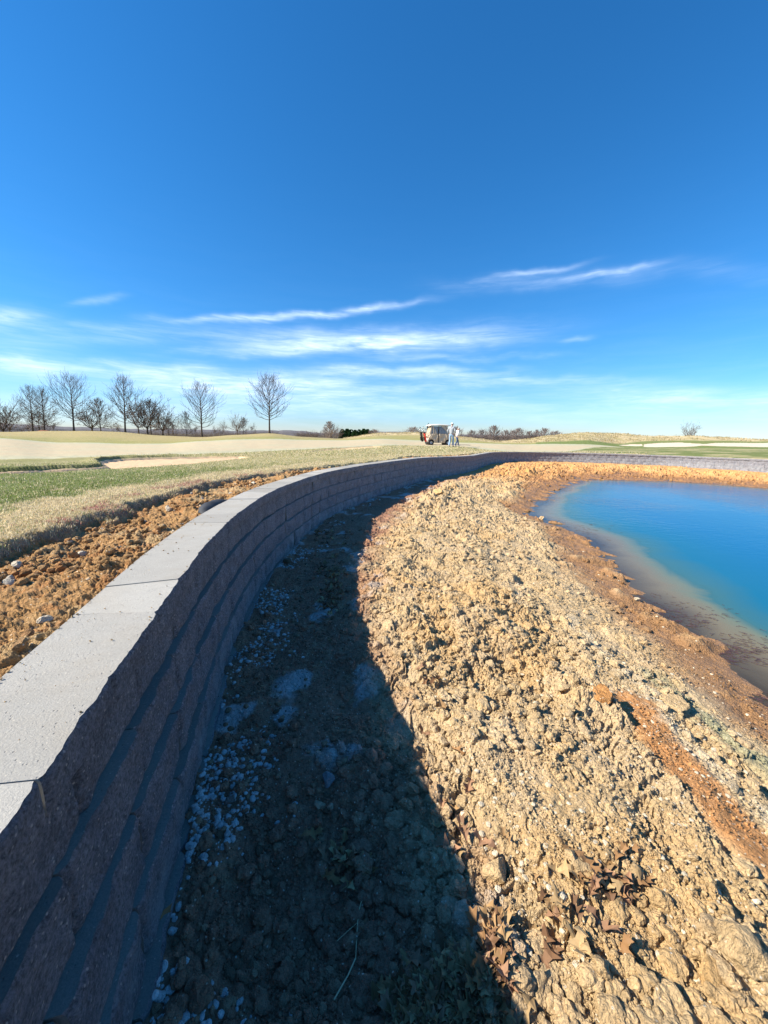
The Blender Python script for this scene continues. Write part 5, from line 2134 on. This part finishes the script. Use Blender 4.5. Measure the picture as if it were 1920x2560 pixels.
M_WHITE = simple_mat('cart_white', (.72, .69, .62), .45, .05, 4.0, coat=.3)
M_COVER = simple_mat('cover_cloth', (.50, .40, .29), .8, .12, 3.0, bumpd=.012)
M_BLACK = simple_mat('black_trim', (.02, .02, .022), .6, .2, 6.0)
M_TYRE = simple_mat('tyre_rubber', (.025, .025, .026), .85, .2, 20.0)
M_RIM = simple_mat('wheel_rim', (.55, .56, .58), .35, .08, 5.0, metal=.6)
M_RED = simple_mat('bag_red', (.62, .045, .02), .6, .12, 8.0)
M_STEEL = simple_mat('club_steel', (.5, .5, .52), .3, .1, 8.0, metal=.8)


def window_mat():
    m, t, bs, pos, out = new_mat('clear_vinyl')
    bs.inputs['Base Color'].default_value = (.30, .33, .37, 1)
    bs.inputs['Roughness'].default_value = .18
    tr = t.new('ShaderNodeBsdfTransparent')
    tr.inputs['Color'].default_value = (.85, .87, .9, 1)
    mx = t.new('ShaderNodeMixShader')
    mx.inputs[0].default_value = .55
    t.l.new(tr.outputs[0], mx.inputs[1])
    t.l.new(bs.outputs[0], mx.inputs[2])
    t.l.new(mx.outputs[0], out.inputs[0])
    bump(t, bs, t.noise(pos, 6.0, 3.0), .03)
    return m


M_VINYL = window_mat()


def sheet(profile_rows, name, mat, parent, thick=.01):
    """rows of points -> quad sheet with thickness"""
    nr, nc = len(profile_rows), len(profile_rows[0])
    V = [p for r in profile_rows for p in r]
    F = [(a * nc + b, a * nc + b + 1, (a + 1) * nc + b + 1, (a + 1) * nc + b) for a in range(nr - 1) for b in range(nc - 1)]
    mb = MB()
    mb.add(V, F)
    o = mb.build(name, mat, parent, smooth=True)
    s_ = o.modifiers.new('thick', 'SOLIDIFY')
    s_.thickness = thick
    return o


def build_cart():
    # local frame: x forward (right in the photo), y away from the camera, z up; near side at y = -.6
    D = 36.5
    b = at_depth(1093, 1113, D)
    gx, gy = b[0], b[1]
    root = empty('golf_cart', (gx, gy, ground_z(gx, gy) - .01), math.radians(10))
    tag(root, 'white-roofed golf cart zipped up in a beige rain cover with clear windows', 'golf cart')
    # chassis and body
    mb = MB()
    mb.prism([(-1.08, .34), (-1.05, .62), (-.62, .66), (-.55, .50), (.55, .50), (.62, .78), (.98, .72), (1.16, .52), (1.16, .30), (1.0, .24), (-1.0, .24)], -.52, .52)
    mb.build('body', M_WHITE, root, bevel=.03)
    mb = MB()
    mb.box((0, 0, .26), (1.15, 1.0, .06))
    mb.box((-.30, 0, .70), (.50, 1.0, .16))
    mb.box((-.60, 0, .98), (.10, 1.0, .42))
    mb.build('seat', M_BLACK, root, bevel=.02)
    mb = MB()
    mb.tube([(.62, -.28, .62), (.42, -.28, .98)], .018, 6)
    ringp = [(.42 + .03 * math.sin(a) * 0 - .09 * math.sin(a), -.28 + .17 * math.cos(a), 1.0 + .13 * math.sin(a)) for a in np.linspace(0, 6.283, 15)]
    mb.tube(ringp, .014, 5, caps=False)
    mb.build('steering_wheel', M_BLACK, root)
    # wheels
    for x in (-.78, .84):
        for y in (-.50, .50):
            s = -1 if y < 0 else 1
            mb = MB()
            n = 22
            prof = [(.105, -.09), (.19, -.10), (.222, -.07), (.228, 0), (.222, .07), (.19, .10), (.105, .09)]
            vs, fs = [], []
            for k in range(n):
                a = 2 * math.pi * k / n
                for r, w in prof:
                    vs.append((x + r * math.cos(a), y + w, .228 + r * math.sin(a)))
            m = len(prof)
            for k in range(n):
                for j in range(m):
                    fs.append((k * m + j, k * m + (j + 1) % m, ((k + 1) % n) * m + (j + 1) % m, ((k + 1) % n) * m + j))
            mb.add(vs, fs)
            w = mb.build('wheel', M_TYRE, root, smooth=True)
            mb = MB()
            vs, fs = [(x, y + s * .085, .228)], []
            for k in range(n):
                a = 2 * math.pi * k / n
                for r, ww in ((.035, .095), (.085, .07), (.115, .095)):
                    vs.append((x + r * math.cos(a), y + s * ww, .228 + r * math.sin(a)))
            for k in range(n):
                k2 = (k + 1) % n
                fs.append((0, 1 + k * 3, 1 + k2 * 3))
                for j in range(2):
                    fs.append((1 + k * 3 + j, 1 + k2 * 3 + j, 2 + k2 * 3 + j, 2 + k * 3 + j))
            mb.add(vs, fs)
            mb.build('rim', M_RIM, w, smooth=True)
    # solid black drums stand in for the shade inside the wheel arches
    for x in (-.78, .84):
        mb = MB()
        mb.tube([(x, -.535, .25), (x, .535, .25)], .285, 16)
        mb.build('wheel_arch_shade', M_BLACK, root, smooth=True)
    # roof: thin shell with a rounded rim, slightly higher at the front
    mb = MB()
    rows = []
    for x, z, w in ((-1.02, 1.70, .44), (-.98, 1.78, .52), (-.80, 1.82, .57), (.0, 1.86, .60), (.70, 1.83, .60), (1.00, 1.79, .55), (1.08, 1.72, .46)):
        rows.append([(x, -w, z - .06), (x, -w * .96, z), (x, -w * .5, z + .03), (x, 0, z + .04), (x, w * .5, z + .03), (x, w * .96, z), (x, w, z - .06)])
    o = sheet(rows, 'roof', M_WHITE, root, .035)
    for x0, x1 in ((-.62, -.86), (.86, .62)):
        for y in (-.50, .50):
            mb = MB()
            mb.tube([(x0, y, .66), (x1, y, 1.76)], .02, 6)
            mb.build('roof_post', M_BLACK, root)
    # rain cover on both sides: rumpled skirt and clear windows
    def cover_x(z, u):
        """front and rear edges of the side panel at height z"""
        rear = np.interp(z, [.22, .45, .60, .9, 1.25, 1.72], [-1.16, -1.12, -1.05, -.96, -.86, -.80])
        fr = np.interp(z, [.22, .45, .60, .9, 1.25, 1.72], [1.12, 1.16, 1.12, 1.00, .92, .72])
        return rear + (fr - rear) * u
    def hem(u):
        x = -1.1 + 2.2 * u
        h = .20
        for wx in (-.78, .84):
            d = abs(x - wx)
            if d < .31:
                h = max(h, .22 + .31 * math.sqrt(max(0, 1 - (d / .31) ** 2)))
        return h
    for s in (-1, 1):
        rows = []
        nz, nu = 15, 50
        for j in range(nz + 1):
            row = []
            for i in range(nu + 1):
                u = i / nu
                z = hem(u) + (1.02 - hem(u)) * j / nz
                x = cover_x(z, u)
                fold = .030 * math.sin(u * 43 + z * 5) * (1 - j / nz * .5) + .022 * math.sin(u * 71 - z * 9) + .03 * math.sin((u * 2.2 - z) * 8)
                row.append((x, s * (.60 + fold), z))
            rows.append(row)
        sheet(rows, 'rain_cover', M_COVER, root, .006)
        rows = []
        for j in range(9):
            row = []
            for i in range(31):
                u, z = i / 30, 1.02 + .70 * j / 8
                row.append((cover_x(z, u), s * (.585 - .05 * (j / 8) + .008 * math.sin(u * 40 + z * 8)), z))
            rows.append(row)
        sheet(rows, 'side_window', M_VINYL, root, .003)
        # cloth frames, drawn-back folds and the dark zip
        mb = MB()
        f = s * .60
        def strip(u0, z0, u1, z1, w0, w1, yy):
            p = Vector((cover_x(z0, u0), yy, z0))
            q = Vector((cover_x(z1, u1), yy - s * .045 * (z1 > 1.3), z1))
            mb.add([(p.x - w0, p.y, p.z), (p.x + w0, p.y, p.z), (q.x + w1, q.y, q.z), (q.x - w1, q.y, q.z),
                    (p.x - w0, p.y - s * .02, p.z), (p.x + w0, p.y - s * .02, p.z), (q.x + w1, q.y - s * .02, q.z), (q.x - w1, q.y - s * .02, q.z)],
                   [(0, 1, 2, 3), (7, 6, 5, 4), (0, 4, 5, 1), (1, 5, 6, 2), (2, 6, 7, 3), (3, 7, 4, 0)])
        strip(.02, 1.0, .03, 1.74, .07, .05, f)
        strip(.98, 1.0, .95, 1.74, .06, .07, f)
        strip(.20, 1.0, .12, 1.74, .05, .04, f + s * .01)
        strip(.88, 1.30, .72, 1.74, .05, .20, f + s * .01)
        strip(.30, 1.0, .24, 1.45, .07, .03, f + s * .01)
        strip(.02, 1.70, .98, 1.70, .01, .01, f)
        mb.build('cover_frame', M_COVER, root)
        mb = MB()
        mb.box((-.12, f + s * .035, .98), (.07, .02, 1.50))
        mb.build('zip_band', M_BLACK, root)
    # front and rear covers
    rows = [[(cover_x(z, 1.0) + .01 * math.sin(y * 20 + z * 7), y, z) for y in np.linspace(-.59, .59, 9)] for z in (.50, .7, .9, 1.05)]
    sheet(rows, 'rain_cover', M_COVER, root, .006)
    rows = [[(cover_x(z, 1.0), y, z) for y in np.linspace(-.56, .56, 5)] for z in (1.05, 1.3, 1.5, 1.74)]
    sheet(rows, 'windscreen', M_VINYL, root, .004)
    rows = [[(cover_x(z, 0.0), y, z) for y in np.linspace(-.57, .57, 9)] for z in (.62, .9, 1.2, 1.5, 1.74)]
    sheet(rows, 'rain_cover', M_COVER, root, .006)
    # golf bags strapped behind
    def bag(y, mat, name_label, tilt, clubs):
        c = Vector((gx, gy, root.location.z))
        R = Matrix.Rotation(math.radians(10), 4, 'Z')
        br = empty('golf_bag', c + R @ Vector((-1.20 if mat is M_RED else -1.38, y, .30)), math.radians(10))
        br.rotation_euler = (0, -tilt, math.radians(10))
        tag(br, name_label, 'golf bag')
        mb = MB()
        mb.tube([(0, 0, 0), (0, 0, .08), (0, 0, .50), (.0, 0, .82)], [.085, .10, .095, .12], 14)
        mb.build('bag_body', mat, br, smooth=True)
        mb = MB()
        mb.box((-.12, 0, .30), (.10, .18, .38), taper=.8)
        mb.box((-.10, 0, .66), (.07, .14, .16), taper=.85)
        mb.build('pocket', M_BLACK, br, bevel=.02)
        mb = MB()
        mb.tube([(0, 0, .82), (0, 0, .88)], [.155, .15], 14)
        mb.build('collar', M_BLACK, br, smooth=True)
        for k in range(clubs):
            a = k * 2.1
            mb = MB()
            bx, by = .07 * math.cos(a), .07 * math.sin(a)
            h = 1.10 + .10 * (k % 3)
            mb.tube([(bx, by, .84), (bx * 1.6, by * 1.6, h)], .008, 5)
            if k % 2:
                mb.tube([(bx * 1.6, by * 1.6, h), (bx * 1.6 + .03, by * 1.6, h + .05), (bx * 1.6 + .08, by * 1.6, h + .05)], [.02, .055, .03], 8)
            else:
                mb.box((bx * 1.6 + .03, by * 1.6, h + .02), (.08, .02, .06))
            mb.build('club', M_BLACK if k % 2 else M_STEEL, br, smooth=True)
    bag(-.24, M_RED, 'red and black golf bag full of clubs on the back of the cart, nearer one', .22, 6)
    bag(.22, M_BLACK, 'black golf bag with clubs on the back of the cart, behind the red one', .22, 6)
    # furled dark umbrella top behind the roof
    c = Vector((gx, gy, root.location.z))
    R = Matrix.Rotation(math.radians(10), 4, 'Z')
    ub = empty('umbrella', c + R @ Vector((-1.12, .05, 1.05)), math.radians(10))
    tag(ub, 'dark furled umbrella sticking up from the golf bags behind the roof', 'umbrella')
    mb = MB()
    mb.tube([(0, 0, 0), (.10, 0, .50)], .010, 6)
    mb.build('shaft', M_STEEL, ub)
    mb = MB()
    mb.tube([(.06, 0, .30), (.12, 0, .55), (.16, 0, .80), (.20, 0, .98)], [.03, .075, .06, .008], 9)
    mb.build('canopy', simple_mat('umbrella_navy', (.02, .035, .05), .7, .2, 8.0), ub, smooth=True)


build_cart()


def skin_obj(name, joints, edges, mat, parent=None, root=0, sub=2, smooth=True):
    me = bpy.data.meshes.new(name)
    me.from_pydata([j[0] for j in joints], edges, [])
    o = bpy.data.objects.new(name, me)
    link(o, parent)
    md = o.modifiers.new('Skin', 'SKIN')
    md.use_smooth_shade = True
    sv = me.skin_vertices[0].data
    for i, j in enumerate(joints):
        r = j[1]
        sv[i].radius = (r, r) if not isinstance(r, tuple) else r
        sv[i].use_root = (i == root)
    sb = o.modifiers.new('Subdivision', 'SUBSURF')
    sb.levels = sub
    sb.render_levels = sub
    me.materials.append(mat)
    return o


SKIN = simple_mat('skin', (.50, .30, .22), .6, .06, 9.0)


def person(loc, face, H, pose, label, mats, hat):
    """figure standing at loc, facing direction angle `face` (0 = +Y away from the camera), height H"""
    k = H / 1.78
    def P(x, y, z):
        return (x * k, y * k, z * k)
    hipL, hipR = (-.095, 0, .93), (.095, 0, .93)
    fl, fr = pose['footL'], pose['footR']
    kl, kr = pose['kneeL'], pose['kneeR']
    eL, hL, eR, hR = pose['elbowL'], pose['handL'], pose['elbowR'], pose['handR']
    lean, hd = pose['lean'], pose['head']
    ch = (0, lean * .6, 1.30)
    nk = (0, lean, 1.50)
    J, E = [], []

    def add(p, r, link_to=None):
        J.append((P(*p), r * k if not isinstance(r, tuple) else (r[0] * k, r[1] * k)))
        if link_to is not None:
            E.append((link_to, len(J) - 1))
        return len(J) - 1
    pel = add((0, 0, .96), (.135, .10))
    wst = add((0, lean * .25, 1.10), (.125, .095), pel)
    che = add(ch, (.155, .11), wst)
    upc = add((0, lean * .9, 1.42), (.12, .085), che)
    nec = add(nk, .052, upc)
    hb = add((hd[0] * .4, lean + hd[1] * .5, 1.585), .075, nec)
    hc = add((hd[0], lean + hd[1], 1.67), (.082, .095), hb)
    add((hd[0], lean + hd[1] * 1.05, 1.745), .06, hc)
    # nose and chin give the head a face side; ears
    nx, ny = math.sin(hd[2]), math.cos(hd[2])
    add((hd[0] + nx * .105, lean + hd[1] + ny * .105, 1.645), .016, hc)
    add((hd[0] + nx * .07, lean + hd[1] + ny * .07, 1.575), .03, hb)
    add((hd[0] + ny * .088, lean + hd[1] - nx * .088, 1.655), .016, hc)
    add((hd[0] - ny * .088, lean + hd[1] + nx * .088, 1.655), .016, hc)
    for sx, hp, kn, ft in ((-1, hipL, kl, fl), (1, hipR, kr, fr)):
        a = add(hp, .085, pel)
        b = add(kn, .058, a)
        c = add(ft, .040, b)
        d_ = add((ft[0], ft[1] + .05, ft[2] - .05), .042, c)
        add((ft[0] + .01 * sx, ft[1] + .17, ft[2] - .065), .032, d_)
    for sx, el, ha in ((-1, eL, hL), (1, eR, hR)):
        a = add((sx * .17, lean * .9, 1.42), .062, upc)
        b = add(el, .044, a)
        c = add(ha, .028, b)
        v = Vector(ha) - Vector(el)
        v.normalize()
        palm = Vector(ha) + v * .07
        pm = add(tuple(palm), (.034, .020), c)
        side = v.cross(Vector((sx, 0, .2))).normalized()
        for f in range(4):
            off = side * (.030 - .020 * f)
            ln = (.070, .082, .077, .060)[f]
            q1 = palm + off + v * .045
            q2 = q1 + v * ln * .6 + Vector((-sx * .012, 0, 0))
            a1 = add(tuple(q1), .0095, pm)
            add(tuple(q2), .0080, a1)
        t1 = palm + side * .042 - v * .02
        t2 = t1 + v * .045 + side * .012
        a1 = add(tuple(t1), .011, pm)
        add(tuple(t2), .009, a1)
    root = skin_obj('person', J, E, SKIN, None, 0, 1)
    root.location = loc
    root.rotation_euler = (0, 0, -face)
    tag(root, label, 'person')
    # upper garment with hood and sleeves
    J, E = [], []
    h0 = add((0, .0, .90), (.160, .125))
    h1 = add((0, lean * .25, 1.08), (.165, .130), h0)
    h2 = add(ch, (.195, .145), h1)
    h3 = add((0, lean * .9, 1.43), (.135, .10), h2)
    h4 = add((0, lean * .95 - .035, 1.50), (.075, .065), h3)
    for sx, el, ha in ((-1, eL, hL), (1, eR, hR)):
        a = add((sx * .18, lean * .9, 1.41), .085, h3)
        b = add(el, .066, a)
        hv = Vector(el).lerp(Vector(ha), .88)
        add(tuple(hv), .050, b)
    skin_obj('jacket', J, E, mats[0], root, 0, 2)
    if pose.get('hood'):
        J, E = [], []
        a = add((-.085, lean - .03, 1.50), .045)
        b = add((0, lean - .10, 1.47), .055, a)
        add((.085, lean - .03, 1.50), .045, b)
        skin_obj('hood', J, E, mats[0], root, 0, 2)
    # trousers
    J, E = [], []
    p0 = add((0, 0, 1.00), (.140, .115))
    p1 = add((0, 0, .90), (.145, .120), p0)
    for hp, kn, ft in ((hipL, kl, fl), (hipR, kr, fr)):
        a = add((hp[0] * 1.05, hp[1], .86), .100, p1)
        b = add(kn, .078, a)
        add((ft[0], ft[1], ft[2] + .00), .068, b)
    skin_obj('trousers', J, E, mats[1], root, 0, 2)
    # shoes
    for ft in (fl, fr):
        J, E = [], []
        a = add((ft[0], ft[1] - .04, ft[2] - .045), .045)
        b = add((ft[0], ft[1] + .06, ft[2] - .05), .043, a)
        add((ft[0], ft[1] + .17, ft[2] - .062), .034, b)
        skin_obj('shoe', J, E, mats[2], root, 0, 2)
    # cap or visor, hair
    hx, hy = hd[0], lean + hd[1]
    mb = MB()
    vs, fs = [], []
    n, m = 16, 6
    top = .115 if hat != 'visor' else .045
    for j in range(m + 1):
        ph = j / m * math.pi / 2
        rr = math.cos(ph) if hat != 'visor' else 1 - .12 * j / m
        zz = math.sin(ph) * top if hat != 'visor' else top * j / m
        for i in range(n):
            a = 2 * math.pi * i / n
            vs.append(P(hx + .112 * rr * math.cos(a), hy + .122 * rr * math.sin(a), 1.675 + zz))
    for j in range(m):
        for i in range(n):
            fs.append((j * n + i, j * n + (i + 1) % n, (j + 1) * n + (i + 1) % n, (j + 1) * n + i))
    b0 = len(vs)
    for i in range(7):
        a = math.pi / 2 - hd[2] + (i - 3) * .26
        vs.append(P(hx + .108 * math.cos(a), hy + .116 * math.sin(a), 1.68))
        vs.append(P(hx + (.185 - .01 * abs(i - 3)) * math.cos(a), hy + (.195 - .01 * abs(i - 3)) * math.sin(a), 1.66))
    for i in range(6):
        fs.append((b0 + 2 * i, b0 + 2 * i + 1, b0 + 2 * i + 3, b0 + 2 * i + 2))
    mb.add(vs, fs)
    o = mb.build('cap' if hat != 'visor' else 'visor', mats[3], root, smooth=True)
    sm = o.modifiers.new('thick', 'SOLIDIFY')
    sm.thickness = .006
    J, E = [], []
    bx, by = -math.sin(hd[2]), -math.cos(hd[2])
    a = add((hx + bx * .03, hy + by * .03, 1.66 if hat != 'visor' else 1.70), (.088, .090))
    add((hx + bx * .055, hy + by * .055, 1.60), (.062, .060), a)
    skin_obj('hair', J, E, mats[4], root, 0, 2)
    return root


D1 = 29.5
b = at_depth(1127, 1117, D1)
person((b[0], b[1], ground_z(b[0], b[1]) - .015), math.radians(28), 1.80,
       dict(footL=(-.10, -.14, .09), footR=(.10, .20, .09), kneeL=(-.10, .03, .50), kneeR=(.10, .16, .50), elbowL=(-.31, -.02, 1.16), handL=(-.26, .14, .95),
            elbowR=(.31, -.02, 1.16), handR=(.25, .17, 1.00), lean=.03, head=(.0, .045, .55), hood=True),
       'person in grey hooded sweatshirt, light blue jeans and white cap walking away beside the cart',
       [simple_mat('grey_fleece', (.36, .38, .41), .9, .1, 9.0), simple_mat('faded_denim', (.30, .42, .56), .9, .15, 12.0), simple_mat('shoe_grey', (.20, .19, .18), .7, .1, 9.0),
        simple_mat('cap_white', (.70, .70, .69), .7, .05, 9.0), simple_mat('grey_hair', (.30, .27, .24), .8, .2, 30.0)], 'cap')
D2 = 33.0
b = at_depth(1141, 1115.5, D2)
person((b[0], b[1], ground_z(b[0], b[1]) - .015), math.radians(72), 1.60,
       dict(footL=(-.08, .24, .09), footR=(.08, -.20, .11), kneeL=(-.09, .20, .51), kneeR=(.09, .0, .50), elbowL=(-.27, .02, 1.17), handL=(-.20, .22, 1.08),
            elbowR=(.27, -.04, 1.17), handR=(.22, .16, 1.02), lean=.07, head=(.0, .09, .1)),
       'person in white jacket, dark jeans and white visor, head bowed, walking to the right',
       [simple_mat('white_jacket', (.70, .70, .72), .85, .06, 9.0), simple_mat('dark_denim', (.055, .085, .16), .9, .15, 12.0), simple_mat('shoe_light', (.45, .43, .42), .7, .1, 9.0),
        simple_mat('visor_white', (.72, .70, .66), .7, .05, 9.0), simple_mat('dark_hair', (.035, .025, .02), .7, .2, 30.0)], 'visor')
